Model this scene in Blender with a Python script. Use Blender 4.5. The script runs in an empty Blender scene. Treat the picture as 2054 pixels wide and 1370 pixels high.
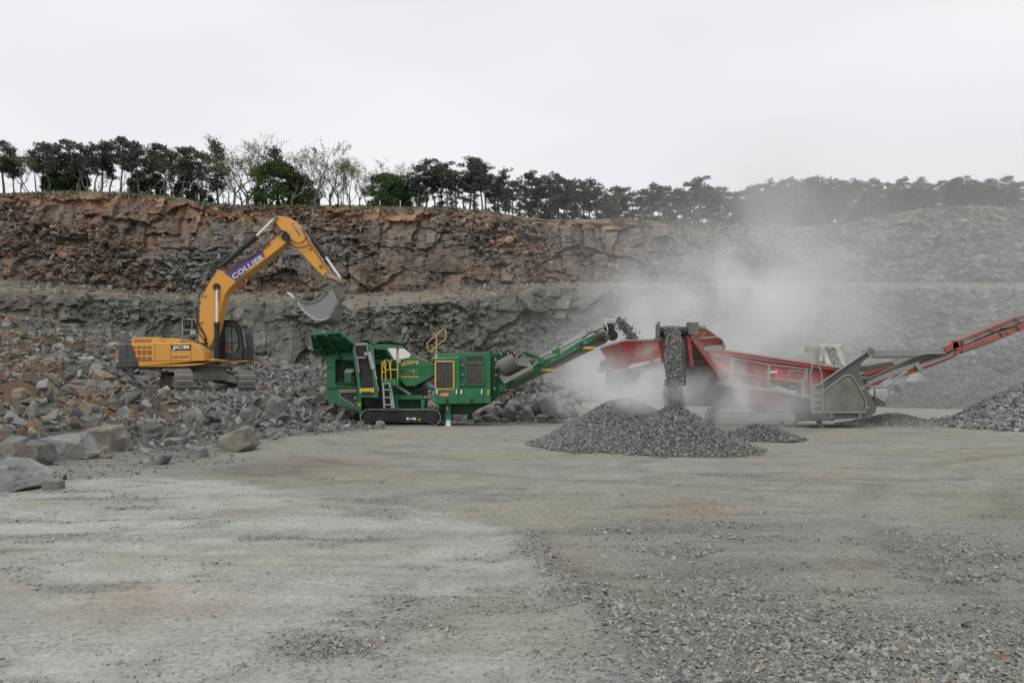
import bpy, bmesh, math, random
import numpy as np
from mathutils import Vector, Matrix
R = math.radians
random.seed(7)
SC = bpy.context.scene
COL = SC.collection

# ------------------------------------------------------------------ camera
F = 1500.0; CX = 1027.0; HY = 775.0; EYE = 1.7
cam_d = bpy.data.cameras.new("camera"); cam = bpy.data.objects.new("camera", cam_d); COL.objects.link(cam)
cam.location = (0, 0, EYE); cam.rotation_euler = (R(90), 0, 0)
cam_d.sensor_width = 36; cam_d.lens = 36 * F / 2054.0
cam_d.shift_y = (HY - 685.0) / 2054.0
cam_d.clip_start = 0.1; cam_d.clip_end = 5000
SC.camera = cam

# ------------------------------------------------------------------ world, sun, exposure
w = bpy.data.worlds.new("World"); SC.world = w; w.use_nodes = True
nt = w.node_tree; nt.nodes.clear()
out = nt.nodes.new("ShaderNodeOutputWorld"); bg = nt.nodes.new("ShaderNodeBackground")
sky = nt.nodes.new("ShaderNodeTexSky"); sky.sky_type = 'NISHITA'; sky.sun_disc = False
SUN_EL, SUN_AZ = R(58), R(200)
sky.sun_elevation = SUN_EL; sky.sun_rotation = SUN_AZ
sky.dust_density = 4; sky.air_density = 1.2; sky.ozone_density = 1
hs = nt.nodes.new("ShaderNodeHueSaturation"); hs.inputs['Saturation'].default_value = 0.25
nt.links.new(sky.outputs[0], hs.inputs['Color'])
# cloud deck: grey-white layer over the clear sky, gently uneven
tc = nt.nodes.new("ShaderNodeTexCoord")
mp = nt.nodes.new("ShaderNodeMapping"); mp.inputs['Scale'].default_value = (1, 1, 2.6)
nz = nt.nodes.new("ShaderNodeTexNoise"); nz.inputs['Scale'].default_value = 1.7; nz.inputs['Detail'].default_value = 4
nz.inputs['Roughness'].default_value = 0.45
nt.links.new(tc.outputs['Generated'], mp.inputs[0]); nt.links.new(mp.outputs[0], nz.inputs['Vector'])
cr = nt.nodes.new("ShaderNodeValToRGB")
cr.color_ramp.elements[0].position = 0.3; cr.color_ramp.elements[0].color = (7.15, 7.35, 7.7, 1)
cr.color_ramp.elements[1].position = 0.7; cr.color_ramp.elements[1].color = (8.35, 8.48, 8.7, 1)
nt.links.new(nz.outputs[0], cr.inputs[0])
mx = nt.nodes.new("ShaderNodeMixRGB"); mx.inputs[0].default_value = 0.93
nt.links.new(hs.outputs[0], mx.inputs[1]); nt.links.new(cr.outputs[0], mx.inputs[2])
nt.links.new(mx.outputs[0], bg.inputs['Color']); bg.inputs['Strength'].default_value = 0.1
nt.links.new(bg.outputs[0], out.inputs[0])
sd = bpy.data.lights.new("sun", 'SUN'); sd.energy = 1.3; sd.angle = R(35); sd.color = (1, .97, .93)
so = bpy.data.objects.new("sun", sd); COL.objects.link(so)
_d = Vector((math.sin(SUN_AZ) * math.cos(SUN_EL), math.cos(SUN_AZ) * math.cos(SUN_EL), math.sin(SUN_EL)))
so.rotation_euler = _d.to_track_quat('Z', 'Y').to_euler(); so.location = _d * 50
SC.view_settings.view_transform = 'Standard'; SC.view_settings.look = 'None'
SC.view_settings.gamma = 1; SC.view_settings.exposure = 0.16
SC.cycles.volume_bounces = 4; SC.cycles.max_bounces = 6; SC.cycles.diffuse_bounces = 3
SC.cycles.volume_step_rate = 0.6; SC.cycles.volume_max_steps = 128

# ------------------------------------------------------------------ numpy helpers
def PX(px, Y): return (px - CX) * Y / F
def PZ(py, Y): return EYE - (py - HY) * Y / F
def P(px, py, Y): return (PX(px, Y), Y, PZ(py, Y))
def GY(py): return EYE * F / (py - HY)          # depth of a point on flat ground

def hsh(ix, iy, s):
    h = (ix.astype(np.int64) * 374761393 + iy.astype(np.int64) * 668265263 + s * 2147483647 + 974711) & 0xffffffff
    h = ((h ^ (h >> 13)) * 1274126177) & 0xffffffff
    h = ((h ^ (h >> 16)) * 2246822519) & 0xffffffff
    return ((h ^ (h >> 15)) & 0xffffff) / float(0xffffff)
def vn(x, y, s=0):
    x = np.asarray(x, float); y = np.asarray(y, float)
    ix = np.floor(x); iy = np.floor(y); fx = x - ix; fy = y - iy
    fx = fx * fx * (3 - 2 * fx); fy = fy * fy * (3 - 2 * fy)
    a = hsh(ix, iy, s); b = hsh(ix + 1, iy, s); c = hsh(ix, iy + 1, s); d = hsh(ix + 1, iy + 1, s)
    return (a * (1 - fx) + b * fx) * (1 - fy) + (c * (1 - fx) + d * fx) * fy
def fbm(x, y, s=0, o=4):
    r = 0; a = .5; t = 0
    for k in range(o):
        r = r + a * vn(x * 2 ** k + 17.3 * k, y * 2 ** k - 9.1 * k, s + k); t += a; a *= .5
    return r / t
def cells(u, v, su, sv, s):
    gu = u / su; gv = v / sv; iu = np.floor(gu); iv = np.floor(gv)
    best = np.full(gu.shape, 1e9); h = [np.zeros(gu.shape) for _ in range(4)]; du = np.zeros(gu.shape); dv = np.zeros(gu.shape)
    for a in (-1, 0, 1):
        for b in (-1, 0, 1):
            cu = iu + a; cv = iv + b
            pu = cu + hsh(cu, cv, s); pv = cv + hsh(cu, cv, s + 1)
            d = (gu - pu) ** 2 + (gv - pv) ** 2
            m = d < best; best = np.where(m, d, best)
            du = np.where(m, (gu - pu) * su, du); dv = np.where(m, (gv - pv) * sv, dv)
            for k in range(4): h[k] = np.where(m, hsh(cu, cv, s + 2 + k), h[k])
    return du, dv, h
def bricks(u, v, su, sv, s):
    """rectangular joint blocks: broken columns of courses, each course cut at its own spacing"""
    W = su * 3.3; c = np.floor(u / W + .25 * (vn(v / sv * .5, v * 0, s + 20) - .5)); hc = hsh(c, c * 0, s); hc2 = hsh(c, c * 0 + 3, s)
    y = v / (sv * (.65 + .8 * hc)) + hc2 * 9 + (hsh(c, c * 0 + 5, s) - .5) * .35 * (u / W - c); j = np.floor(y); hr = hsh(c, j, s + 7)
    x = u / (su * (.55 + .9 * hr)) + hr * 7 + (hsh(c, j, s + 9) - .5) * .5 * (y - j); i = np.floor(x); k = c * 131 + j
    return (x - i - .5) * su, (y - j - .5) * sv, [hsh(i, k, s + 11 + q) for q in range(4)]
def smooth(x, a, b):
    t = np.clip((x - a) / (b - a), 0, 1); return t * t * (3 - 2 * t)

def np_mesh(name, V, Fc, mat=None, col=None, smooth_=False, parent=None, vcol=True):
    """V (n,3); Fc (m,k) equal sized faces"""
    V = np.asarray(V, np.float32); Fc = np.asarray(Fc, np.int32)
    me = bpy.data.meshes.new(name)
    me.vertices.add(len(V)); me.vertices.foreach_set("co", V.ravel())
    k = Fc.shape[1]; n = len(Fc)
    me.loops.add(n * k); me.loops.foreach_set("vertex_index", Fc.ravel())
    me.polygons.add(n); me.polygons.foreach_set("loop_start", np.arange(0, n * k, k, dtype=np.int32))
    me.update(calc_edges=True)
    me.polygons.foreach_set("use_smooth", np.full(n, bool(smooth_)))
    if col is not None:
        at = me.color_attributes.new("Col", 'FLOAT_COLOR', 'POINT')
        c = np.ones((len(V), 4), np.float32); c[:, :3] = col; at.data.foreach_set("color", c.ravel())
    if mat: me.materials.append(mat)
    o = bpy.data.objects.new(name, me); COL.objects.link(o)
    if parent: o.parent = parent
    return o
def grid_faces(nr, nc):
    i = np.arange((nr - 1) * (nc - 1)); r = i // (nc - 1); c = i % (nc - 1); a = r * nc + c
    return np.stack([a, a + 1, a + nc + 1, a + nc], 1)
def tag(o, label=None, cat=None, group=None, kind=None):
    if label: o['label'] = label
    if cat: o['category'] = cat
    if group: o['group'] = group
    if kind: o['kind'] = kind
    return o
def empty(name, loc, label=None, cat=None, group=None):
    o = bpy.data.objects.new(name, None); COL.objects.link(o); o.location = loc; o.empty_display_size = .3
    return tag(o, label, cat, group)

def ordn(i):
    o = ["first", "second", "third", "fourth", "fifth", "sixth", "seventh", "eighth", "ninth", "tenth", "eleventh", "twelfth", "thirteenth", "fourteenth", "fifteenth", "sixteenth", "seventeenth", "eighteenth", "nineteenth"]
    t = {2: "twent", 3: "thirt", 4: "fort", 5: "fift", 6: "sixt"}
    if i < 19: return o[i]
    a, b = divmod(i + 1, 10); return t[a] + ("ieth" if b == 0 else "y-" + o[b - 1])

# ------------------------------------------------------------------ materials
def newmat(name):
    m = bpy.data.materials.new(name); m.use_nodes = True; return m, m.node_tree, m.node_tree.nodes['Principled BSDF']
def N(nt, t, **kw):
    n = nt.nodes.new(t)
    for k, v in kw.items():
        if k in n.inputs: n.inputs[k].default_value = v
        else: setattr(n, k, v)
    return n
def rock_mat(name, bump=.35, scale=6, var=.35, rough=.93, dist=.08):
    m, t, b = newmat(name); b.inputs['Roughness'].default_value = rough; b.inputs['Specular IOR Level'].default_value = .25
    g = N(t, "ShaderNodeNewGeometry")
    a = N(t, "ShaderNodeAttribute", attribute_name="Col")
    n1 = N(t, "ShaderNodeTexNoise", Scale=scale, Detail=6, Roughness=.65); t.links.new(g.outputs['Position'], n1.inputs['Vector'])
    n2 = N(t, "ShaderNodeTexNoise", Scale=scale * .22, Detail=3); t.links.new(g.outputs['Position'], n2.inputs['Vector'])
    r = N(t, "ShaderNodeMapRange"); r.inputs['From Min'].default_value = .25; r.inputs['From Max'].default_value = .75
    r.inputs['To Min'].default_value = 1 - var; r.inputs['To Max'].default_value = 1 + var
    t.links.new(n1.outputs[0], r.inputs[0])
    r2 = N(t, "ShaderNodeMapRange"); r2.inputs['From Min'].default_value = .3; r2.inputs['From Max'].default_value = .7
    r2.inputs['To Min'].default_value = 1 - var * .6; r2.inputs['To Max'].default_value = 1 + var * .6
    t.links.new(n2.outputs[0], r2.inputs[0])
    mm = N(t, "ShaderNodeMath", operation='MULTIPLY'); t.links.new(r.outputs[0], mm.inputs[0]); t.links.new(r2.outputs[0], mm.inputs[1])
    vm = N(t, "ShaderNodeVectorMath", operation='SCALE'); t.links.new(a.outputs['Color'], vm.inputs[0]); t.links.new(mm.outputs[0], vm.inputs['Scale'])
    t.links.new(vm.outputs[0], b.inputs['Base Color'])
    bp = N(t, "ShaderNodeBump", Strength=bump, Distance=dist); t.links.new(n1.outputs[0], bp.inputs['Height']); t.links.new(bp.outputs[0], b.inputs['Normal'])
    return m
def paint(name, col, rough=.45, dust=.35, dcol=(.36, .35, .31), metal=0, scale=2.2, spec=.4):
    """painted steel with patchy rock dust, thicker on upward faces"""
    m, t, b = newmat(name); b.inputs['Metallic'].default_value = metal; b.inputs['Specular IOR Level'].default_value = spec
    g = N(t, "ShaderNodeNewGeometry"); sp = N(t, "ShaderNodeSeparateXYZ"); t.links.new(g.outputs['Normal'], sp.inputs[0])
    n = N(t, "ShaderNodeTexNoise", Scale=scale, Detail=6, Roughness=.65); t.links.new(g.outputs['Position'], n.inputs['Vector'])
    ns = N(t, "ShaderNodeTexNoise", Scale=scale * 9, Detail=3); t.links.new(g.outputs['Position'], ns.inputs['Vector'])
    up = N(t, "ShaderNodeMapRange"); up.inputs['From Min'].default_value = .15; up.inputs['From Max'].default_value = .9
    up.inputs['To Max'].default_value = .75 * min(1, dust * 2.2); t.links.new(sp.outputs[2], up.inputs[0])
    nr = N(t, "ShaderNodeMapRange"); nr.inputs['From Min'].default_value = .33; nr.inputs['From Max'].default_value = .72; nr.inputs['To Max'].default_value = dust
    nr.inputs['To Min'].default_value = dust * .18
    t.links.new(n.outputs[0], nr.inputs[0])
    nsr = N(t, "ShaderNodeMapRange"); nsr.inputs['From Min'].default_value = .3; nsr.inputs['From Max'].default_value = .7
    nsr.inputs['To Min'].default_value = .7; nsr.inputs['To Max'].default_value = 1.2; t.links.new(ns.outputs[0], nsr.inputs[0])
    m1 = N(t, "ShaderNodeMath", operation='MULTIPLY'); t.links.new(nr.outputs[0], m1.inputs[0]); t.links.new(nsr.outputs[0], m1.inputs[1])
    ad = N(t, "ShaderNodeMath", operation='ADD', use_clamp=True); t.links.new(m1.outputs[0], ad.inputs[0]); t.links.new(up.outputs[0], ad.inputs[1])
    mx = N(t, "ShaderNodeMixRGB"); mx.inputs[1].default_value = (*col, 1); mx.inputs[2].default_value = (*dcol, 1)
    t.links.new(ad.outputs[0], mx.inputs[0]); t.links.new(mx.outputs[0], b.inputs['Base Color'])
    rr = N(t, "ShaderNodeMapRange"); rr.inputs['To Min'].default_value = rough; rr.inputs['To Max'].default_value = .92; t.links.new(ad.outputs[0], rr.inputs[0])
    t.links.new(rr.outputs[0], b.inputs['Roughness'])
    bp = N(t, "ShaderNodeBump", Strength=.08, Distance=.01); t.links.new(ns.outputs[0], bp.inputs['Height']); t.links.new(bp.outputs[0], b.inputs['Normal'])
    return m
M = {}
M['cliff'] = rock_mat("cliff_rock", .5, 5.5, .26, dist=.07)
M['rock'] = rock_mat("loose_rock", .5, 5, .28, dist=.06)
M['stone'] = rock_mat("crushed_stone", .2, 30, .2, dist=.01)
M['boulder'] = rock_mat("boulder_rock", .8, 3.2, .3, dist=.12)

def ground_mat():
    m, t, b = newmat("quarry_floor"); b.inputs['Roughness'].default_value = .95; b.inputs['Specular IOR Level'].default_value = .15
    g = N(t, "ShaderNodeNewGeometry"); a = N(t, "ShaderNodeAttribute", attribute_name="Col")
    n1 = N(t, "ShaderNodeTexNoise", Scale=28, Detail=8, Roughness=.75); n2 = N(t, "ShaderNodeTexNoise", Scale=2.1, Detail=6, Roughness=.65)
    vo = N(t, "ShaderNodeTexVoronoi", Scale=17); n3 = N(t, "ShaderNodeTexNoise", Scale=.35, Detail=5, Roughness=.6)
    # drag marks: noise stretched along the way the machines drive
    mpn = N(t, "ShaderNodeMapping"); mpn.inputs['Scale'].default_value = (.35, 3.0, 1); mpn.inputs['Rotation'].default_value = (0, 0, R(12))
    t.links.new(g.outputs['Position'], mpn.inputs[0])
    n4 = N(t, "ShaderNodeTexNoise", Scale=1.0, Detail=5, Roughness=.6); t.links.new(mpn.outputs[0], n4.inputs['Vector'])
    for n in (n1, n2, vo, n3): t.links.new(g.outputs['Position'], n.inputs['Vector'])
    def mr(src, lo, hi, a0=.3, a1=.7):
        r = N(t, "ShaderNodeMapRange"); r.inputs['From Min'].default_value = a0; r.inputs['From Max'].default_value = a1
        r.inputs['To Min'].default_value = lo; r.inputs['To Max'].default_value = hi; t.links.new(src, r.inputs[0]); return r.outputs[0]
    vs = N(t, "ShaderNodeTexVoronoi", Scale=42); t.links.new(g.outputs['Position'], vs.inputs['Vector']); sx = N(t, "ShaderNodeSeparateXYZ"); t.links.new(vs.outputs['Color'], sx.inputs[0])
    spk = mr(sx.outputs[0], 1.04, .70, .80, .86); n5 = N(t, "ShaderNodeTexNoise", Scale=1.3, Detail=4); t.links.new(g.outputs['Position'], n5.inputs['Vector'])
    spm = N(t, "ShaderNodeMixRGB"); spm.inputs[1].default_value = (1, 1, 1, 1); t.links.new(mr(n5.outputs[0], .15, 1.0, .42, .6), spm.inputs[0]); t.links.new(spk, spm.inputs[2])
    f = None
    for x in (spm.outputs[0], mr(n1.outputs[0], .70, 1.25), mr(n2.outputs[0], .88, 1.11), mr(n3.outputs[0], .94, 1.06), mr(n4.outputs[0], .88, 1.09), mr(vo.outputs['Distance'], 1.08, .93, 0, .6)):
        if f is None: f = x
        else:
            mm = N(t, "ShaderNodeMath", operation='MULTIPLY'); t.links.new(f, mm.inputs[0]); t.links.new(x, mm.inputs[1]); f = mm.outputs[0]
    vm = N(t, "ShaderNodeVectorMath", operation='SCALE'); t.links.new(a.outputs['Color'], vm.inputs[0]); t.links.new(f, vm.inputs['Scale'])
    t.links.new(vm.outputs[0], b.inputs['Base Color'])
    bp = N(t, "ShaderNodeBump", Strength=.55, Distance=.03); t.links.new(n1.outputs[0], bp.inputs['Height'])
    bp2 = N(t, "ShaderNodeBump", Strength=.5, Distance=.12); t.links.new(n4.outputs[0], bp2.inputs['Height'])
    t.links.new(bp.outputs[0], bp2.inputs['Normal']); t.links.new(bp2.outputs[0], b.inputs['Normal'])
    return m
M['ground'] = ground_mat()

# ------------------------------------------------------------------ terrain functions
RUB = np.array([(-90, 15), (-30, 15), (-15, 15.6), (-12.6, 17.6), (-10.5, 19.3), (-8.3, 19.6), (-8.9, 22), (-8.2, 25.5), (-6.4, 29.3), (-5.6, 34.8), (-3.5, 36.2), (1.0, 37.0), (2.2, 39), (0, 46), (-3, 86), (-130, 86), (-130, 8)], float)
TONGUE = np.array([(-40, 11), (-12, 11.6), (-8.6, 12.6), (-7.6, 14), (-6.4, 16.6), (-7.6, 19.4), (-40, 22)], float)
def poly_dist(X, Y, poly, nseg):
    d = np.full(X.shape, 1e9)
    for i in range(nseg):
        ax, ay = poly[i]; bx, by = poly[i + 1]
        t = np.clip(((X - ax) * (bx - ax) + (Y - ay) * (by - ay)) / ((bx - ax) ** 2 + (by - ay) ** 2), 0, 1)
        d = np.minimum(d, np.hypot(X - ax - t * (bx - ax), Y - ay - t * (by - ay)))
    ins = np.zeros(X.shape, bool); n = len(poly)
    for i in range(n):
        ax, ay = poly[i]; bx, by = poly[(i + 1) % n]
        c = ((ay > Y) != (by > Y))
        with np.errstate(divide='ignore', invalid='ignore'):
            xx = (bx - ax) * (Y - ay) / (by - ay + 1e-12) + ax
        ins ^= c & (X < xx)
    return np.where(ins, d, -d)
EXC = (-14.1, 34.5); PADZ = 1.42
def rubble_h(X, Y):
    d = poly_dist(X, Y, RUB, 14)
    dd = np.clip(d, 0, None)
    h = .195 * dd * smooth(dd, 0, 2.5) * .9
    h = np.where(h > 6.2, 6.2 + (h - 6.2) * .2, h)
    h = h + (fbm(X * .22, Y * .22, 5) - .5) * np.clip(dd * .22, 0, 2.2) + (fbm(X * .9, Y * .9, 9) - .5) * np.clip(dd * .25, 0, .5)
    # right flank (behind the crusher) stays low
    k = smooth(-X, 1.0, 12.0); h = h * (.42 + .58 * k)
    # level pad the digger stands on
    r = np.hypot(X - EXC[0], (Y - EXC[1])); kk = smooth(r, 3.2, 8)
    h = PADZ * (1 - kk) + h * kk
    # heap of big blocks behind the main conveyor
    q = np.hypot((X - 1.2) / 3.4, (Y - 39.0) / 2.3); h = np.maximum(h, 2.0 * np.clip(1 - q, 0, 1) ** .8 + 0 * h)
    return np.where(d > 0, np.maximum(h, 0), h * (q < 1)), d

# ------------------------------------------------------------------ rocks: prototypes + bulk scatter
def hull_proto(seed, n, flat=.7, long_=1.3):
    rs = np.random.RandomState(seed)
    p = rs.normal(size=(n, 3)); p /= np.linalg.norm(p, axis=1)[:, None]; p *= rs.uniform(.75, 1.1, (n, 1))
    p *= np.array([long_, 1.0, flat]) * .5
    bm = bmesh.new()
    for q in p: bm.verts.new(q)
    bmesh.ops.convex_hull(bm, input=bm.verts)
    bmesh.ops.triangulate(bm, faces=bm.faces)
    loose = [v for v in bm.verts if not v.link_faces]
    bmesh.ops.delete(bm, geom=loose, context='VERTS')
    bm.verts.index_update()
    V = np.array([v.co[:] for v in bm.verts]); Fc = np.array([[v.index for v in f.verts] for f in bm.faces]); bm.free()
    return V, Fc
SMALL = [hull_proto(s, 8, f, l) for s, f, l in [(1, .6, 1.4), (2, .7, 1.2), (3, .5, 1.5), (4, .8, 1.1), (5, .6, 1.3), (6, .45, 1.6), (7, .7, 1.3), (8, .9, 1.2), (9, .6, 1.7), (10, .5, 1.2)]]
MED = [hull_proto(s + 50, 13, f, l) for s, f, l in [(1, .6, 1.4), (2, .7, 1.2), (3, .5, 1.5), (4, .8, 1.1), (5, .6, 1.3), (6, .45, 1.6), (7, .7, 1.3), (8, .9, 1.2), (9, .6, 1.7), (10, .5, 1.2), (11, .8, 1.3), (12, .7, 1.5)]]
def rot_mats(n, rs, tilt=1.0):
    q = rs.normal(size=(n, 4)); q[:, 1:3] *= tilt; q /= np.linalg.norm(q, axis=1)[:, None]
    a, b, c, d = q.T
    return np.stack([np.stack([1 - 2 * (c * c + d * d), 2 * (b * c - d * a), 2 * (b * d + c * a)], 1),
                     np.stack([2 * (b * c + d * a), 1 - 2 * (b * b + d * d), 2 * (c * d - b * a)], 1),
                     np.stack([2 * (b * d - c * a), 2 * (c * d + b * a), 1 - 2 * (b * b + c * c)], 1)], 1)
def scatter_arrays(protos, pos, size, col, seed=0, tilt=.5):
    rs = np.random.RandomState(seed); n = len(pos); k = rs.randint(0, len(protos), n); Rm = rot_mats(n, rs, tilt)
    VV, FF, CC = [], [], []; off = 0
    for j, (V, Fc) in enumerate(protos):
        idx = np.where(k == j)[0]
        if not len(idx): continue
        sc = size[idx][:, None, None] * rs.uniform(.8, 1.25, (len(idx), 1, 3))
        W = np.einsum('nij,nvj->nvi', Rm[idx], V[None] * sc) + pos[idx][:, None, :]
        VV.append(W.reshape(-1, 3)); CC.append(np.repeat(col[idx], len(V), 0))
        FF.append((Fc[None] + (np.arange(len(idx)) * len(V))[:, None, None] + off).reshape(-1, 3)); off += len(idx) * len(V)
    return np.concatenate(VV), np.concatenate(FF), np.concatenate(CC)
def palette(n, rs, cols, var=.25):
    cols = np.array(cols); c = cols[rs.randint(0, len(cols), n)] * rs.uniform(1 - var, 1 + var, (n, 1)); return c

# ------------------------------------------------------------------ ground sheet (floor of the quarry and the rubble slope)
def ground_xy_to_px(X, Y):
    Yc = np.maximum(Y, .5); return CX + X / Yc * F, HY + EYE * F / Yc
def bump_line(px, py, pts, wid):
    d = np.full(np.shape(px), 1e9)
    for (ax, ay), (bx, by) in zip(pts[:-1], pts[1:]):
        t = np.clip(((px - ax) * (bx - ax) + (py - ay) * (by - ay)) / ((bx - ax) ** 2 + (by - ay) ** 2), 0, 1)
        d = np.minimum(d, np.hypot(px - ax - t * (bx - ax), (py - ay - t * (by - ay)) * 1.0))
    return np.exp(-(d / wid) ** 2)
def Wp(pts): return [(PX(a, GY(b)), GY(b)) for a, b in pts]
EDGE = Wp([(430, 962), (560, 984), (700, 1000), (830, 1022), (930, 1045), (1020, 1060), (1062, 1083), (1068, 1110), (1110, 1160), (1180, 1205), (1270, 1290), (1330, 1370)])
PALE = np.array(Wp([(-500, 965)]) + Wp([(0, 975), (250, 955)]) + EDGE + [(1.2, 2), (-20, 2)])
WIND = Wp([(1062, 1075), (1085, 1120), (1130, 1165), (1190, 1205), (1260, 1250)])
def gravel_mask(X, Y):
    px, py = ground_xy_to_px(X, Y)
    n = fbm(X * .55 + 3, Y * .55, 21, 4); n2 = fbm(X * 2.2, Y * 2.2, 22, 3)
    def el(cx, cy, rx, ry): return np.exp(-(((px - cx) / rx) ** 2 + ((py - cy) / ry) ** 2))
    m = 1.2 * el(1620, 1330, 420, 120) + 1.0 * el(2000, 1330, 300, 130) + .8 * el(1430, 1170, 190, 85) + .75 * el(1290, 1075, 120, 40) + .7 * el(1950, 1105, 170, 60) \
        + .6 * el(1590, 1045, 130, 26) + .5 * el(1750, 1085, 160, 26) + .5 * el(640, 1290, 120, 45) + .3 * el(820, 1330, 90, 30) + .35 * el(230, 1005, 170, 25) + .25 * el(250, 1330, 60, 16)
    m = m * (.35 + 1.3 * n) + .9 * np.exp(-(poly_dist(X, Y, np.array(WIND), len(WIND) - 1) / .22) ** 2) * (Y < 9)
    m = m + smooth(n2, .55, .8) * .22 + .55 * smooth(fbm(X * 1.1 + 9, Y * 2.4, 27, 4), .60, .72)
    rd = poly_dist(X, Y, RUB, 14); m = m + .9 * np.exp(-(rd / 1.1) ** 2) + (rd > 0) * .6 + .75 * smooth(poly_dist(X, Y, TONGUE, 6), -.5, .8) * (.4 + n2)
    return np.clip(m, 0, 1.2)
ARCS = [(-14, 27, 17.5, 3.2), (-14, 27, 19.8, 3.2), (9, 30, 16.2, 2.6), (9, 30, 18.3, 2.6), (-2, 34, 25.5, 2.2), (-2, 34, 27.4, 2.2), (20, 4, 14.5, 2.4), (20, 4, 16.4, 2.4)]
def arcs(X, Y):
    a = np.zeros(X.shape); tr = np.zeros(X.shape); w2 = fbm(X * .4, Y * .4, 91, 3)
    for cx, cy, r, _ in ARCS:
        d = np.hypot(X - cx, Y - cy) - r + (w2 - .5) * .25; th = np.arctan2(Y - cy, X - cx); g_ = np.exp(-(d / .26) ** 4) * smooth(w2, .36, .56); a = np.maximum(a, g_); tr = np.maximum(tr, g_ * (.5 + .5 * np.sin(th * r * 22 + d * 6)))
    return a, tr
def ground_z(X, Y):
    h, d = rubble_h(X, Y)
    z = (fbm(X * .12, Y * .12, 31, 3) - .5) * .16 * smooth(Y, 3, 20) + (fbm(X * .7, Y * 1.6, 33, 4) - .5) * .09
    z = z + .07 * np.exp(-(poly_dist(X, Y, np.array(WIND), len(WIND) - 1) / .3) ** 2) * (fbm(X * 3, Y * 3, 35, 2) + .3)
    # wheel and track ruts sweeping past the stockpile
    s = (Y - 10.5 - .02 * (X - 2) ** 2 * .3 - .18 * X); z = z + .02 * np.sin(s * 7) * np.exp(-(s / 1.6) ** 2)
    aa, tr = arcs(X, Y); z = z - .022 * aa + .014 * tr
    s2 = (Y - 6.2 + .25 * X); z = z + .018 * np.sin(s2 * 9) * np.exp(-(s2 / .9) ** 2) * (X < 2)
    flat = smooth(np.hypot((X - 2) / 22, (Y - 32.5) / 5), .6, 1.3); z = z * (.25 + .75 * flat)
    return z + h
def ground_col(X, Y):
    pale = poly_dist(X, Y, PALE, len(PALE) - 1) + (fbm(X * 1.5, Y * 1.5, 41, 4) - .5) * .5
    k = smooth(pale, -.12, .12)[:, None] * (1 - .5 * smooth(-X, 4, 9) * smooth(-Y, -9, -4))[:, None]
    n = fbm(X * .25, Y * .5, 43, 5)[:, None]; n2 = fbm(X * .6, Y * 1.2, 45, 4)[:, None]
    tan = np.array([.272, .260, .202]); grey = np.array([.268, .268, .238]); c = tan * (1 - smooth(n, .35, .65)) + grey * smooth(n, .35, .65)
    palec = np.array([.37, .373, .345]); palet = np.array([.30, .284, .235])
    pc = palec * (1 - .65 * smooth(n2, .48, .68)) + palet * .65 * smooth(n2, .48, .68)
    c = c * (1 - k) + pc * k
    # bright dusted ground far right and in front of the crusher
    far = smooth(Y, 26, 34)[:, None] * .75; c = c * (1 - far) + np.array([.33, .325, .29]) * far
    px, py = ground_xy_to_px(X, Y)
    def el(cx, cy, rx, ry): return np.exp(-(((px - cx) / rx) ** 2 + ((py - cy) / ry) ** 2))[:, None]
    o = .30 * el(260, 1240, 160, 40) + .35 * el(450, 1200, 200, 30) + .6 * el(1400, 1025, 90, 22) + .45 * el(1160, 1130, 40, 30) + .35 * el(1690, 950, 80, 12) + .4 * el(640, 925, 110, 12) + .4 * el(1750, 1150, 80, 50)
    o = np.clip(o * (.4 + 1.2 * n2), 0, .8); c = c * (1 - o) + np.array([.27, .20, .135]) * o
    wet = np.clip(.75 * el(520, 945, 110, 12) + .5 * el(560, 930, 200, 18), 0, .7) * (fbm(X * 1.2, Y * 3, 47, 3)[:, None] + .35)
    c = c * (1 - .55 * np.clip(wet, 0, 1))
    g = gravel_mask(X, Y)[:, None]; gk = np.clip(g * .75, 0, .8); c = c * (1 - gk) + np.array([.175, .178, .17]) * gk
    aa, tr = arcs(X, Y); c = c * (1 - .13 * aa - .08 * tr)[:, None]
    rd = poly_dist(X, Y, RUB, 14)[:, None]; rk = smooth(rd, -.2, 1.0); rb = np.array([.10, .098, .09])
    red = smooth(fbm(X * .15, Y * .15, 49, 3)[:, None] + .25 * smooth(-X[:, None], 12, 26), .55, .75); rb = rb * (1 - red) + np.array([.13, .085, .055]) * red
    return c * (1 - rk) + rb * rk
ys = [-15.0]
while ys[-1] < 3: ys.append(ys[-1] + .25)
while ys[-1] < 92: ys.append(ys[-1] * 1.0105)
while ys[-1] < 2500: ys.append(ys[-1] * 1.25)
ys = np.array(ys); us = np.linspace(-1, 1, 560); us = np.sign(us) * (np.abs(us) ** 1.25)
YY, UU = np.meshgrid(ys, us, indexing='ij'); XX = UU * (1.05 * np.abs(YY) + 16)
xs, yf = XX.ravel(), YY.ravel(); zz = ground_z(xs, yf); zz = np.where(yf > 84, zz * 0 - .5, zz)
g = np_mesh("ground", np.stack([xs, yf, zz], 1), grid_faces(len(ys), len(us)), M['ground'], ground_col(xs, yf), smooth_=True); tag(g, kind='structure')

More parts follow.
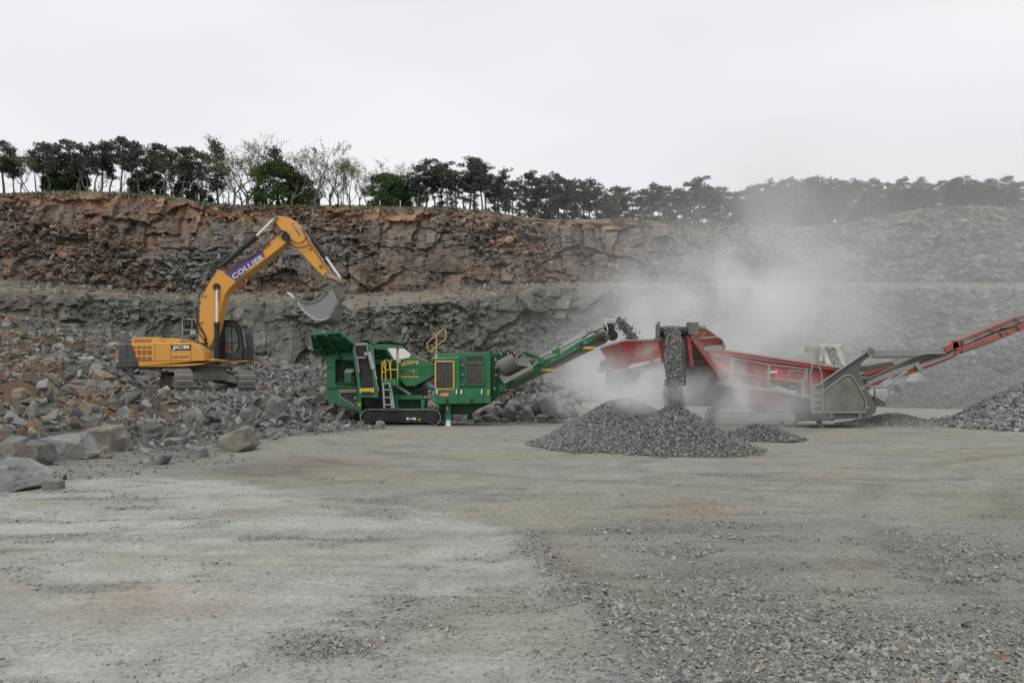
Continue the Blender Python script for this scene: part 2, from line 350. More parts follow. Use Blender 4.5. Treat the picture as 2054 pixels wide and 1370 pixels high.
# ------------------------------------------------------------------ quarry cliff: lower face, bench, upper face, rim plateau
RIM = np.array([(-900, 386), (0, 388), (130, 383), (240, 386), (330, 392), (400, 405), (480, 413), (600, 413), (720, 413), (850, 416), (960, 420), (1040, 434), (1100, 441), (1250, 440), (1400, 448), (1500, 455), (1600, 455), (1680, 452), (1750, 440), (1820, 425), (1900, 414), (1960, 413), (2054, 418), (3000, 420)], float)
UPF = np.array([(-900, 555), (0, 562), (200, 577), (350, 592), (700, 592), (900, 578), (1100, 571), (2054, 571), (3000, 570)], float)
LOW = np.array([(-900, 585), (0, 590), (300, 604), (560, 612), (690, 624), (850, 610), (1000, 600), (1080, 582), (1300, 579), (2054, 582), (3000, 580)], float)
YR, YU, YL = 102.0, 96.0, 87.0
nc = 1900; Xc = np.linspace(-118, 118, nc)
def line_z(T, Y): return EYE - (np.interp(Xc / Y * F + CX, T[:, 0], T[:, 1]) - HY) * Y / F
zr, zu, zl = line_z(RIM, YR), line_z(UPF, YU), line_z(LOW, YL)
def rim_z(X): return np.interp(X, Xc, zr)
rows = []   # (y, z, amp, zone)
for t in np.linspace(0, 1, 112): rows.append((82 + 4.2 * t, -1 + (zl + 1) * t, 1.0 * min(1, (1 - t) * 12 + .25), 0, t))
for t in np.linspace(.06, .97, 34): rows.append((86.6 + (YU - 86.6) * t, zl + (zu - zl) * t + .25 * math.sin(t * 3.1), .22, 1, t))
for t in np.linspace(0, 1, 165): rows.append((YU + (YR - YU) * (t ** 1.25), zu + (zr - zu) * t, 1.0 * min(1, (1 - t) * 7 + .12) * min(1, t * 14 + .25), 2, t))
for y in (102.8, 104, 106, 109, 113, 118, 126, 140, 170, 220, 300): rows.append((y, zr + (.15 if y < 110 else .1) - (y - 102) * .012, .12, 3, 0))
nr = len(rows)
Yb = np.stack([np.full(nc, r[0]) for r in rows]); Zb = np.stack([r[1] * np.ones(nc) for r in rows])
Am = np.array([r[2] for r in rows])[:, None] * np.ones(nc); Zo = np.array([r[3] for r in rows])[:, None] * np.ones(nc); Tt = np.array([r[4] for r in rows])[:, None] * np.ones(nc)
Xb = np.ones((nr, 1)) * Xc
u = Xb.ravel(); v = Zb.ravel() + np.where(Zo.ravel() == 1, Yb.ravel() * .6, 0) + np.where(Zo.ravel() == 3, Yb.ravel(), 0)
uw = u + .35 * (fbm(u * .3, v * .3, 61, 2) - .5) + .10 * v * (fbm(u * .02, v * .02, 62, 2) - .5) * 2; vw = v + .35 * (fbm(u * .3, v * .3, 63, 2) - .5)
zo = Zo.ravel(); pxs0 = u / 98 * F + CX
blk = smooth(fbm(u * .13, v * .19, 65, 3) + .13 * (zo == 0) * smooth(620 - pxs0, 0, 200), .43, .56) * smooth(1900 - pxs0, 0, 500)         # 1 = broad joint faces, 0 = shattered rock
d1, e1, h1 = cells(uw, vw, 6.0, 5.0, 101); dC, eC, hC = bricks(uw, vw, 1.8, 3.6, 105); d2, e2, h2 = bricks(uw + .35 * vw, vw - .12 * uw, 1.1, .95, 111); d3, e3, h3 = cells(uw, vw, .75, .55, 121); d4, e4, h4 = cells(u, v, .40, .30, 131)
off = .8 * (h1[0] - .5) + d1 * .25 * (h1[1] - .5) + e1 * (.06 - .30 * h1[2]) \
    + (1.25 * (hC[0] - .5) + dC * 1.0 * (hC[1] - .5) - eC * .12 * hC[2]) * (.30 + .70 * blk) \
    + (1.0 * (h2[0] - .5) + d2 * 1.0 * (h2[1] - .5) + e2 * (.25 - .9 * h2[2])) * (1 - .80 * blk) \
    + (.62 * (h3[0] - .5) + d3 * 1.3 * (h3[1] - .5) + e3 * (.45 - 1.6 * h3[2])) * (1 - .90 * blk) \
    + (.34 * (h4[0] - .5) + d4 * 1.3 * (h4[1] - .5) + e4 * (.6 - 1.6 * h4[2])) * (1 - .93 * blk) \
    + 1.0 * (fbm(u * .05, v * .03, 67, 3) - .5)
am = Am.ravel(); off = off * am * .85 * np.where(zo == 0, .72, 1)
dx = (h2[2] - .5) * .5 * am * (zo != 1); dz = (h3[1] - .5) * .35 * am
cy = Yb.ravel() - off * np.where(zo == 3, 0, 1) ; cz = Zb.ravel() + dz + np.where((zo == 1) | (zo == 3), off * .8, 0)
# colours of the strata
pxs = u / 98 * F + CX; pys = HY - (v - EYE) * F / 98
nA = fbm(u * .07, v * .10, 71, 4); nB = fbm(u * .22, v * .25, 73, 4)
redw = np.clip(smooth(1950 - pxs, 0, 900) * 1.15, 0, 1) * smooth(nA + .22 * (zo == 2) + .16 * smooth(620 - pxs, 0, 600) + .06 * smooth(Tt.ravel(), .35, .9), .44, .60)
greyd = np.array([.118, .115, .103]); greyl = np.array([.19, .187, .17]); brown = np.array([.158, .100, .062]); purple = np.array([.125, .088, .068]); soil = np.array([.27, .155, .095]); green = np.array([.105, .105, .065])
hh = h2[3][:, None]; h3_ = h3[3][:, None]
c = greyd * (1 - h3_ * .6) + greyl * h3_ * .6
br = brown * (1 - hh) + purple * hh
rw = (redw * np.clip(.35 + hC[3] * .5 + h3[3] * .5, 0, 1) * (1 - .38 * smooth(pxs, 560, 1000)))[:, None] * .95; c = c * (1 - rw) + br * rw
lt = (((h3[2] > .80) | (h4[3] > .90)) & (zo != 3))[:, None] * (.6 - .4 * blk[:, None]); c = c * (1 - lt) + np.array([.22, .20, .175]) * lt
so_ = smooth(nB + .14 * smooth(nA, .45, .6) + .10 * np.exp(-((pxs - 450) / 130) ** 2), .62, .72) * redw * (zo == 2) * .75 * (1 - .6 * blk)
top = (zo == 2) * smooth(Tt.ravel() + (nB - .5) * .28, .80, .93) * smooth(1450 - pxs, 0, 350)
so_ = (np.clip(so_ + top * .7, 0, .85) * (1 - .45 * smooth(pxs, 650, 1100)))[:, None]; c = c * (1 - so_) + soil * (.75 + .4 * nB[:, None]) * so_
l0 = (zo == 0)[:, None]; gl = np.array([.112, .115, .098]) * (.65 + .4 * h2[3][:, None] + .4 * hC[2][:, None]); lk = l0 * (.97 - .25 * smooth(nA, .55, .65)[:, None]); c = c * (1 - lk) + gl * lk
b1 = (zo == 1)[:, None]; bc = np.array([.17, .155, .125]) * (.8 + .4 * nB[:, None]); bc = bc * (1 - .5 * redw[:, None]) + np.array([.175, .13, .095]) * .5 * redw[:, None]; c = np.where(b1, bc, c)
gt = ((zo == 3) | ((zo == 2) & (Tt.ravel() + (nB - .5) * .12 > .955)))[:, None]; gc = green * (.8 + .5 * nB[:, None]); gc = np.where(nB[:, None] > .56, np.array([.17, .13, .09]), gc)
c = np.where(gt, gc, c)
tr_ = (smooth(pxs, 1600, 1800) * (zo == 2) * smooth(Tt.ravel() + (nB - .5) * .5, .66, .86))[:, None] * .8; c = c * (1 - tr_) + np.array([.135, .13, .082]) * tr_
pr_ = (smooth(pxs, 1500, 1700) * (zo == 2) * smooth(nB, .52, .62))[:, None] * .6; c = c * (1 - pr_) + np.array([.17, .125, .10]) * pr_
rs_ = smooth(pxs, 1250, 1700)[:, None]; c = c * (1 - .25 * rs_) + np.array([.16, .158, .14]) * .25 * rs_
c = c * np.where((zo == 0) | (zo == 2), (.78 + .44 * hC[1]) * (.82 + .36 * h2[1]), 1)[:, None]   # every block of rock has its own tone
cliff = np_mesh("quarry_cliff", np.stack([u + dx, cy, cz], 1), grid_faces(nr, nc), M['cliff'], c); tag(cliff, kind='structure')
CLV = np.stack([u + dx, cy, cz], 1); CLC = c; CLW = np.where(zo == 1, .0, np.where(zo == 3, 0, 1 - .88 * blk)) * (.30 + smooth(fbm(u * .3, v * .3, 69, 3), .4, .6))

# ------------------------------------------------------------------ rubble slope, loose rock, gravel (nobody could count these)
GREYS = [(.18, .18, .17), (.14, .14, .133), (.23, .227, .21), (.115, .115, .11), (.19, .18, .158)]
REDS = [(.17, .135, .10), (.23, .19, .14), (.145, .11, .085), (.22, .145, .095)]
def rubble():
    rs = np.random.RandomState(3); n = 92000
    Y = 11 + (rs.uniform(0, 1, n) ** .8) * 66; X = rs.uniform(-62, 3.5, n)
    keep = (np.abs(X) < Y * .80 + 4); X, Y = X[keep], Y[keep]
    d = poly_dist(X, Y, RUB, 14); d2 = poly_dist(X, Y, TONGUE, 6); tg = (d < 0) & (d2 > -.3); k = ((d > -.9) & (rs.uniform(size=len(X)) < smooth(d, -1.0, .6) + .06)) | (tg & (rs.uniform(size=len(X)) < .45)); X, Y, d, tg = X[k], Y[k], d[k], tg[k]
    s = .11 + .24 * rs.uniform(0, 1, len(X)) ** 2 + .55 * rs.uniform(0, 1, len(X)) ** 9
    s *= .62 + .009 * Y; s *= np.where(d < .8, .75, 1); s = np.where(tg, s * .52, s); s *= .8 + .7 * (fbm(X * .25, Y * .25, 81, 2) - .3)
    s *= np.where(np.hypot(X - EXC[0], Y - EXC[1] + 1) < 4, .6, 1)
    hp = np.hypot((X - 1.2) / 3.6, (Y - 39.0) / 2.5); s *= np.where(hp < 1, 1.7, 1)
    Z = ground_z(X, Y) + s * .12
    red = smooth(fbm(X * .15, Y * .15, 49, 3) + .30 * smooth(-X / Y, .45, .68) - .1 * smooth(-Y, -24, -14), .50, .78)
    isred = rs.uniform(size=len(X)) < red * .36
    C = palette(len(X), rs, GREYS, .3); C[isred] = palette(isred.sum(), rs, REDS, .3)
    # clear the ground the big machines stand on
    ok = ~((np.abs(X - 0) < 5.0) & (np.abs(Y - 33.3) < 1.6)) & ~((Y < 35.6) & (X > -6.0) & (Y > 31.0))
    V, Fc, CC = scatter_arrays(MED, np.stack([X, Y, Z], 1)[ok], s[ok], C[ok], 5, .8)
    o = np_mesh("rubble", V, Fc, M['rock'], CC); tag(o, "loose grey and reddish blasted rubble covering the slope on the left", "rubble", kind='stuff')
rubble()
def far_rubble():
    rs = np.random.RandomState(8); n = 16000
    X = rs.uniform(-70, 80, n); Yv = rs.uniform(78, 84.5, n); s = .25 + .9 * rs.uniform(0, 1, n) ** 3; Z = rs.uniform(0, 1, n) ** 1.5 * (Yv - 77) * .42
    C = palette(n, rs, GREYS, .3); a = (scatter_arrays(MED, np.stack([X, Yv, Z], 1), s, C, 6, .8))
    # debris lying on the bench
    n2 = 9000; X2 = rs.uniform(-85, 88, n2); t = rs.uniform(0, 1, n2); Y2 = 87 + 8.6 * t
    Z2 = np.interp(X2, Xc, zl) * (1 - t) + np.interp(X2, Xc, zu) * t + .12; s2 = .15 + .6 * rs.uniform(0, 1, n2) ** 4; C2 = palette(n2, rs, GREYS + REDS[:2], .3)
    b = scatter_arrays(MED, np.stack([X2, Y2, Z2], 1), s2, C2, 7, .8)
    o = np_mesh("scree", np.concatenate([a[0], b[0]]), np.concatenate([a[1], b[1] + len(a[0])]), M['rock'], np.concatenate([a[2], b[2]]))
    tag(o, "grey scree lying on the bench and at the foot of the quarry face", "scree", kind='stuff')
far_rubble()
def face_rock():
    rs = np.random.RandomState(18); p = CLW / CLW.sum(); n = 30000; i = rs.choice(len(p), n, p=p); pos = CLV[i] + rs.normal(size=(n, 3)) * .05; pos[:, 1] -= rs.uniform(-.1, .12, n)
    s = .22 + .5 * rs.uniform(0, 1, n) ** 2.5 + .7 * rs.uniform(0, 1, n) ** 12; C = CLC[i] * rs.uniform(.7, 1.35, (n, 1)); g_ = rs.uniform(size=n) < .15; C[g_] = C[g_] * .4 + palette(g_.sum(), rs, GREYS, .3) * .6
    V, Fc, CC = scatter_arrays(MED, pos, s, C, 19, .6); o = np_mesh("fractured_rock", V, Fc, M['rock'], CC); tag(o, "shattered angular rock standing out of the quarry face", "rock", kind='stuff')
face_rock()
def gravel():
    rs = np.random.RandomState(4); n = 520000
    Y = 3.6 + 24 * rs.uniform(0, 1, n) ** 1.8; X = rs.uniform(-1, 1, n) * (Y * .76 + 1.2)
    m = gravel_mask(X, Y); pale = poly_dist(X, Y, PALE, len(PALE) - 1) > 0
    dens = np.clip(m * 1.15, 0, 1) ** 1.6 * .95 + np.where(pale, .03, .07); dens *= np.where(Y > 14, .45, 1)
    k = rs.uniform(size=n) < np.minimum(dens * .6, 1); X, Y, m = X[k], Y[k], m[k]
    s = (.008 + .029 * rs.uniform(0, 1, len(X)) ** 3) * (1 + .025 * Y) * (.62 + .6 * m); s = s * np.where(rs.uniform(size=len(X)) < .02, 1.7, 1)
    Z = ground_z(X, Y) + s * .10; C = palette(len(X), rs, [(.25, .252, .235), (.19, .192, .182), (.31, .305, .275), (.24, .225, .19), (.27, .27, .255)], .18)
    t = rs.uniform(size=len(X)) < .025; C[t] = palette(t.sum(), rs, [(.27, .22, .17), (.31, .28, .22), (.26, .19, .14)], .2)
    V, Fc, CC = scatter_arrays(SMALL, np.stack([X, Y, Z], 1), s, C, 9, .35)
    print("gravel stones", len(X))
    o = np_mesh("gravel", V, Fc, M['stone'], CC); tag(o, "grey angular gravel strewn over the quarry floor in front", "gravel", kind='stuff')
gravel()

# ------------------------------------------------------------------ shape helpers for the machines (all real sizes in metres)
class MB:
    def __init__(s): s.v = []; s.f = []; s.m = []; s.mi = 0
    def add(s, vs, fs):
        s.parts = getattr(s, 'parts', []) + [(len(s.v), len(s.f))]
        o = len(s.v); s.v += [tuple(map(float, p)) for p in vs]; s.f += [tuple(i + o for i in f) for f in fs]; s.m += [s.mi] * len(fs); return s
    def prism(s, poly, y0, y1):
        """poly: (x,z) outline, extruded from y0 (near) to y1 (far)"""
        a = sum(poly[i][0] * poly[(i + 1) % len(poly)][1] - poly[(i + 1) % len(poly)][0] * poly[i][1] for i in range(len(poly)))
        if a < 0: poly = poly[::-1]
        n = len(poly); vs = [(x, y0, z) for x, z in poly] + [(x, y1, z) for x, z in poly]
        fs = [tuple(range(n)), tuple(range(2 * n - 1, n - 1, -1))] + [((i + 1) % n, i, i + n, (i + 1) % n + n) for i in range(n)]
        return s.add(vs, fs)
    def box(s, c, d, M3=None):
        vs = []
        for x in (-.5, .5):
            for y in (-.5, .5):
                for z in (-.5, .5):
                    q = Vector((x * d[0], y * d[1], z * d[2]))
                    if M3 is not None: q = M3 @ q
                    vs.append((q[0] + c[0], q[1] + c[1], q[2] + c[2]))
        return s.add(vs, [(0, 1, 3, 2), (4, 6, 7, 5), (0, 4, 5, 1), (2, 3, 7, 6), (0, 2, 6, 4), (1, 5, 7, 3)])
    def bar(s, p, q, wd, h=None, up=(0, 1, 0)):
        h = h or wd; p = Vector(p); q = Vector(q); d = q - p; L = d.length; x = d.normalized(); y = Vector(up); y = (y - x * y.dot(x))
        if y.length < 1e-4: y = Vector((1, 0, 0)) - x * x[0]
        y.normalize(); z = x.cross(y); M3 = Matrix((x, y, z)).transposed()
        return s.box((p + q) / 2, (L, wd, h), M3)
    def tube(s, pts, r, n=8, cap=True):
        pts = [Vector(p) for p in pts]; vs = []; fs = []; prev = None; rr = r if isinstance(r, (list, tuple)) else [r] * len(pts)
        for i, p in enumerate(pts):
            t = (pts[min(i + 1, len(pts) - 1)] - pts[max(i - 1, 0)]).normalized()
            a = prev if prev is not None else (Vector((0, 1, 0)) if abs(t[1]) < .9 else Vector((1, 0, 0)))
            a = (a - t * a.dot(t)).normalized(); b = t.cross(a); prev = a
            for k in range(n):
                an = 2 * math.pi * k / n; vs.append(p + (a * math.cos(an) + b * math.sin(an)) * rr[i])
        for i in range(len(pts) - 1):
            for k in range(n): fs.append((i * n + k, i * n + (k + 1) % n, (i + 1) * n + (k + 1) % n, (i + 1) * n + k))
        if cap: fs += [tuple(range(n - 1, -1, -1)), tuple(range((len(pts) - 1) * n, len(pts) * n))]
        return s.add(vs, fs)
    def cyl(s, p, q, r, n=20): return s.tube([p, q], r, n)
    def disc(s, c, r, t=.04, n=20): return s.cyl((c[0], c[1], c[2]), (c[0], c[1] + t, c[2]), r, n)
    def each(s, name, mat, parent=None, *ar, **kw):
        """every shape added becomes a part of its own"""
        P_ = s.parts + [(len(s.v), len(s.f))]; os = []
        for (a, b), (c, d) in zip(P_[:-1], P_[1:]):
            m = MB(); m.v = s.v[a:c]; m.f = [tuple(i - a for i in f) for f in s.f[b:d]]; m.m = s.m[b:d]; os.append(m.build(name, mat, parent, *ar, **kw))
        return os
    def build(s, name, mat, parent=None, bevel=0, smooth=None, label=None):
        me = bpy.data.meshes.new(name); off = Vector((0, 0, 0)); p = parent
        while p is not None: off += p.location; p = p.parent
        me.from_pydata([tuple(Vector(q) - off) for q in s.v], [], s.f); me.validate()
        for m_ in (mat if isinstance(mat, (list, tuple)) else [mat]): me.materials.append(M[m_] if isinstance(m_, str) else m_)
        if any(s.m): me.polygons.foreach_set("material_index", s.m[:len(me.polygons)])
        bm = bmesh.new(); bm.from_mesh(me); bmesh.ops.recalc_face_normals(bm, faces=bm.faces); bm.to_mesh(me); bm.free()
        me.polygons.foreach_set("use_smooth", np.zeros(len(me.polygons), bool))
        if smooth:
            me.polygons.foreach_set("use_smooth", np.ones(len(me.polygons), bool))
            me.set_sharp_from_angle(angle=R(smooth))
        o = bpy.data.objects.new(name, me); COL.objects.link(o); o.parent = parent
        if bevel:
            b = o.modifiers.new("bevel", 'BEVEL'); b.width = bevel; b.segments = 2; b.limit_method = 'ANGLE'; b.angle_limit = R(35)
        if label: o['label'] = label
        return o
def view(ox, oy, s):
    def q(pts, Y=None):
        if isinstance(pts, tuple): return P(ox + pts[0] / s, oy + pts[1] / s, Y)
        if Y is None: return [(ox + a / s, oy + b / s) for a, b in pts]
        return [(PX(ox + a / s, Y), PZ(oy + b / s, Y)) for a, b in pts]
    return q
def v3(q, pts, Y): return [q(p, Y) for p in pts]
def text_on(name, string, q, p0, p1, hgt, Y, mat, parent, shear=0, squash=None, spacing=1.0, bold=.0):
    """writing laid on a plate: baseline from p0 to p1 (view coords), cap height hgt (view units)"""
    cu = bpy.data.curves.new(name, 'FONT'); cu.body = string; cu.size = 1; cu.shear = shear; cu.space_character = spacing; cu.offset = bold; cu.extrude = .004; cu.resolution_u = 3
    o = bpy.data.objects.new(name, cu); COL.objects.link(o); bpy.context.view_layer.update()
    me = bpy.data.meshes.new_from_object(o.evaluated_get(bpy.context.evaluated_depsgraph_get())); bpy.data.objects.remove(o); bpy.data.curves.remove(cu)
    n = len(me.vertices); co = np.zeros(n * 3, np.float32); me.vertices.foreach_get("co", co); co = co.reshape(-1, 3)
    mnx, mxx = co[:, 0].min(), co[:, 0].max(); mnz, mxz = co[:, 1].min(), co[:, 1].max()
    a = Vector(q(p0, Y)); b = Vector(q(p1, Y)); ux = (b - a); L = ux.length; ux.normalize(); uz = Vector((-ux[2], 0, ux[0]))
    H = (Vector(q((0, 0), Y)) - Vector(q((0, hgt), Y))).length
    s = (co[:, 0] - mnx) / (mxx - mnx) * L; t = (co[:, 1] - mnz) / (mxz - mnz) * H; d = co[:, 2]
    W = np.array(a)[None] + s[:, None] * np.array(ux)[None] + t[:, None] * np.array(uz)[None]; W[:, 1] -= d + .002
    off = Vector((0, 0, 0)); p = parent
    while p is not None: off += p.location; p = p.parent
    W -= np.array(off)[None]; me.vertices.foreach_set("co", W.astype(np.float32).ravel()); me.update()
    me.materials.clear(); me.materials.append(M[mat]); me.name = name
    ob = bpy.data.objects.new(name, me); COL.objects.link(ob); ob.parent = parent; return ob

DUST = (.36, .35, .31)
M['yellow'] = paint("digger_yellow", (.68, .30, .028), .42, .34, (.40, .31, .17))
M['yellow_dusty'] = paint("dusty_yellow", (.42, .24, .06), .6, .75, (.27, .25, .20))
M['charcoal'] = paint("charcoal_paint", (.035, .038, .045), .45, .18)
M['black'] = paint("black_steel", (.012, .012, .012), .5, .10, (.15, .145, .13))
M['dark'] = paint("dark_parts_and_shade", (.012, .014, .012), .8, .12)  # near-black for dark fittings, and for shade painted over the frame opening
M['rubber'] = paint("rubber", (.014, .014, .015), .75, .10, (.15, .145, .13))
M['chrome'] = paint("chrome_rod", (.72, .72, .73), .25, .08, metal=.35)
M['tracksteel'] = paint("track_steel", (.22, .215, .20), .5, .45, (.27, .265, .24), metal=.3)
M['dirtsteel'] = paint("dirty_steel", (.10, .10, .09), .65, .8, (.23, .225, .195))
M['bucketsteel'] = paint("worn_bucket_steel", (.22, .225, .23), .42, .6, (.26, .25, .22), metal=.25)
M['worn'] = paint("bare_worn_steel", (.5, .5, .5), .35, .15, metal=.4)
M['glass'] = paint("cab_glass", (.12, .17, .16), .12, .12, (.2, .22, .2), spec=.8)
M['purple'] = paint("purple_decal", (.045, .035, .17), .4, .15)
M['lettering'] = paint("pale_lettering", (.62, .55, .55), .5, .1)
M['white'] = paint("white_paint", (.75, .75, .74), .5, .1)
M['brownslat'] = paint("brown_slats", (.14, .035, .015), .6, .15)
M['seam'] = paint("panel_gap", (.12, .045, .008), .8, .1)
M['plum'] = paint("plum_lettering", (.20, .06, .07), .5, .1)
M['red_small'] = paint("seat_red", (.35, .04, .03), .5, .1)
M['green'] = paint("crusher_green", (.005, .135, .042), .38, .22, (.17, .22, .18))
M['green_dark'] = paint("green_shade_and_seams", (.003, .062, .02), .5, .08, (.12, .16, .13))  # darker crusher green: shade painted on undersides and recesses, also seams and bolts
M['gyellow'] = paint("rail_yellow", (.64, .40, .02), .45, .25)
M['grey_steel'] = paint("galvanised_steel", (.32, .34, .35), .45, .35)
M['tan_dust'] = paint("dust_coated_plate", (.34, .35, .31), .9, .6, (.44, .43, .38))
M['belt'] = paint("conveyor_belt", (.02, .019, .018), .7, .12, (.12, .115, .10))
M['belt_dusty'] = paint("dusty_conveyor_belt", (.085, .08, .072), .8, .5, (.17, .165, .15))
M['mesh'] = paint("mesh_wire", (.10, .09, .08), .6, .3)
M['blue'] = paint("blue_sticker", (.05, .22, .60), .5, .05)
M['orange'] = paint("orange_sticker", (.75, .25, .12), .5, .08)
M['red'] = paint("screener_red", (.36, .022, .016), .55, .6, (.27, .20, .18))
M['red_clean'] = paint("bright_red", (.52, .018, .012), .45, .16, (.42, .33, .30))
M['sgrey'] = paint("screener_grey", (.085, .088, .078), .7, .5, (.17, .172, .152))
M['slight'] = paint("dusted_rail", (.20, .205, .19), .7, .6, (.30, .305, .28))
_m, _t, _b = newmat("beacon"); _b.inputs['Base Color'].default_value = (.8, .1, .02, 1); _b.inputs['Emission Color'].default_value = (1, .12, .03, 1); _b.inputs['Emission Strength'].default_value = 2.5; M['beacon'] = _m

def track_loop(mb, c, t, nrm, L, r, wd, nshoe, shoe_t=.05, lug=.03):
    """shoes set round a stadium; c centre (Vector), t travel dir, nrm axle dir"""
    t = Vector(t).normalized(); nrm = Vector(nrm).normalized(); up = Vector((0, 0, 1)); st = L - 2 * r; per = 2 * st + 2 * math.pi * r; pitch = per / nshoe
    for i in range(nshoe):
        s = i * pitch
        if s < st: p = t * (s - st / 2) + up * r; tn = t; no = up
        elif s < st + math.pi * r:
            a = (s - st) / r; p = t * (st / 2 + r * math.sin(a)) + up * r * math.cos(a); no = t * math.sin(a) + up * math.cos(a)
        elif s < 2 * st + math.pi * r: p = t * (st / 2 - (s - st - math.pi * r)) - up * r; no = -up
        else:
            a = (s - 2 * st - math.pi * r) / r; p = t * (-st / 2 - r * math.sin(a)) - up * r * math.cos(a); no = -t * math.sin(a) - up * math.cos(a)
        tn = nrm.cross(no).normalized(); M3 = Matrix((tn, nrm, no)).transposed()
        mb.box(Vector(c) + p, (pitch * .82, wd, shoe_t), M3)
        mb.box(Vector(c) + p + no * (shoe_t / 2 + lug / 2), (pitch * .16, wd * .98, lug), M3)

# ------------------------------------------------------------------ EXCAVATOR
A = view(220, 600, 6.847); B = view(380, 420, 5.709); C_ = view(200, 420, 3.606)
def excavator():
    ex = empty("excavator", (-14.1, 34.5, PADZ), "large yellow tracked excavator on the rubble with its bucket raised over the green crusher", "excavator")
    Yn, Yf = 33.1, 35.9
    m = MB(); m.prism(A([(285, 608), (620, 600), (1120, 597), (1185, 618), (1240, 665), (1280, 730), (1298, 800), (1302, 855), (1380, 822), (1440, 818), (1445, 852), (1335, 872), (1265, 905), (1000, 930), (400, 932), (372, 860)], Yn), Yn, Yf)
    body = m.build("body", 'yellow', ex, .05)
    m = MB()
    for x in (622, 838, 1118): m.prism(A([(x - 3, 606), (x + 3, 606), (x + 3, 848), (x - 3, 848)], Yn - .004), Yn - .004, Yn + .01)
    m.prism(A([(372, 848), (1298, 845), (1298, 852), (374, 855)], Yn - .004), Yn - .004, Yn + .01)
    m.build("panel_seam", 'seam', body)
    m = MB()
    for y0, y1, xs in ((650, 685, ((303, 357), (374, 432), (447, 505), (520, 577))), (704, 770, ((316, 357), (374, 432), (447, 505), (520, 577))), (793, 857, ((350, 432), (447, 505), (520, 577)))):
        for xa, xb in xs:
            n = 3 if y1 - y0 < 40 else 5
            for i in range(n):
                a = y0 + (y1 - y0) * i / n; b = a + (y1 - y0) / n * .62; sk = (a - y0) * .22
                m.prism(A([(xa + sk * (xa < 360), a), (xb, a), (xb, b), (xa + sk * (xa < 360), b)], Yn - .006), Yn - .006, Yn + .01)
    m.build("grille", 'brownslat', body)
    m = MB(); m.prism(A([(288, 606), (328, 533), (345, 526), (680, 524), (712, 598), (714, 606)], 33.45), 33.45, 35.6); hood = m.build("engine_hood", 'yellow', ex, .03)
    m = MB()
    for i in range(17):
        x = 345 + i * 14.2; m.prism(A([(x + 2, 550), (x + 8, 550), (x - 4, 598), (x - 10, 598)], 33.444), 33.444, 33.46)
    m.build("louvre", 'brownslat', hood)
    m = MB(); m.prism(A([(706, 604), (722, 545), (840, 538), (935, 543), (970, 560), (960, 604)], 33.7), 33.7, 35.3); m.build("rear_cover", 'yellow', ex, .03)
    m = MB(); m.prism(A([(86, 640), (110, 618), (240, 611), (283, 612), (398, 932), (240, 948), (110, 948), (84, 930)], Yn - .02), Yn - .02, Yf + .02); cw = m.build("counterweight", 'charcoal', ex, .09)
    m = MB(); m.prism(A([(236, 614), (241, 614), (241, 946), (236, 946)], Yn - .026), Yn - .026, Yn); m.prism(A([(90, 872), (395, 866), (396, 872), (90, 879)], Yn - .026), Yn - .026, Yn); m.build("panel_seam", 'dark', cw)
    m = MB(); m.prism(A([(90, 690), (122, 690), (122, 835), (90, 835)], Yn - .026), Yn - .026, Yn - .01); hz = m.build("hazard_sticker", 'black', cw)
    m = MB()
    for k in range(4):
        y = 700 + k * 38; m.prism(A([(90, y + 16), (122, y - 8), (122, y + 10), (90, y + 34)], Yn - .032), Yn - .032, Yn - .02)
    m.each("sticker_stripe", 'gyellow', hz)
    m = MB(); m.prism(A([(90, 842), (122, 842), (122, 868), (90, 868)], Yn - .03), Yn - .03, Yn - .02); m.build("reflector", 'gyellow', cw)
    m = MB(); m.prism(A([(846, 632), (1112, 626), (1110, 702), (850, 706)], Yn - .008), Yn - .008, Yn + .01); bd = m.build("badge", 'black', body)
    text_on("lettering", "JCB", A, (856, 698), (1102, 693), 56, Yn - .010, 'white', bd, bold=.035, spacing=.95)
    text_on("small_lettering", "COLLIER QUARRYING", A, (852, 812), (1090, 806), 26, Yn - .006, 'plum', body, bold=.02)
    # slew ring and undercarriage, turned about 32 degrees from the house
    th = R(32); n = Vector((math.cos(th), math.sin(th), 0)); t = Vector((-math.sin(th), math.cos(th), 0)); c0 = Vector((-14.1, 34.5, 0))
    zb = PADZ
    m = MB(); m.cyl((c0.x + .1, c0.y, zb + .86), (c0.x + .1, c0.y, zb + 1.36), .78, 32); m.cyl((c0.x + .1, c0.y, zb + 1.18), (c0.x + .1, c0.y, zb + 1.38), .95, 32); m.build("slew_ring", 'dirtsteel', ex, smooth=35)
    m = MB(); M3 = Matrix((n, t, Vector((0, 0, 1)))).transposed()
    m.box(c0 + Vector((0, 0, zb + .72)), (1.5, 1.9, .34), M3)
    for sg in (-1, 1):
        for st in (-1, 1): m.bar(c0 + n * (.3 * sg) + t * (.5 * st) + Vector((0, 0, zb + .72)), c0 + n * (1.3 * sg) + t * (1.1 * st) + Vector((0, 0, zb + .55)), .3, .34, up=t)
    m.build("undercarriage", 'dirtsteel', ex, .02)
    for sg in (-1, 1):
        c = c0 + n * (1.3 * sg) + Vector((0, 0, zb + .49))
        m = MB(); m.box(c, (.34, 3.9, .52), M3); fr = m.build("track_frame", 'dirtsteel', ex, .03)
        m = MB(); track_loop(m, c, t, n, 4.75, .44, .72, 46, .045, .05); m.build("track", 'tracksteel', fr)
        for st in (-1, 1):
            m = MB(); m.cyl(c + t * (1.88 * st) - n * .12, c + t * (1.88 * st) + n * .12, .37, 24); m.build("idler" if st > 0 else "sprocket", 'dirtsteel', fr, smooth=35)
    # boom
    Y0, Y1 = 34.1, 34.75
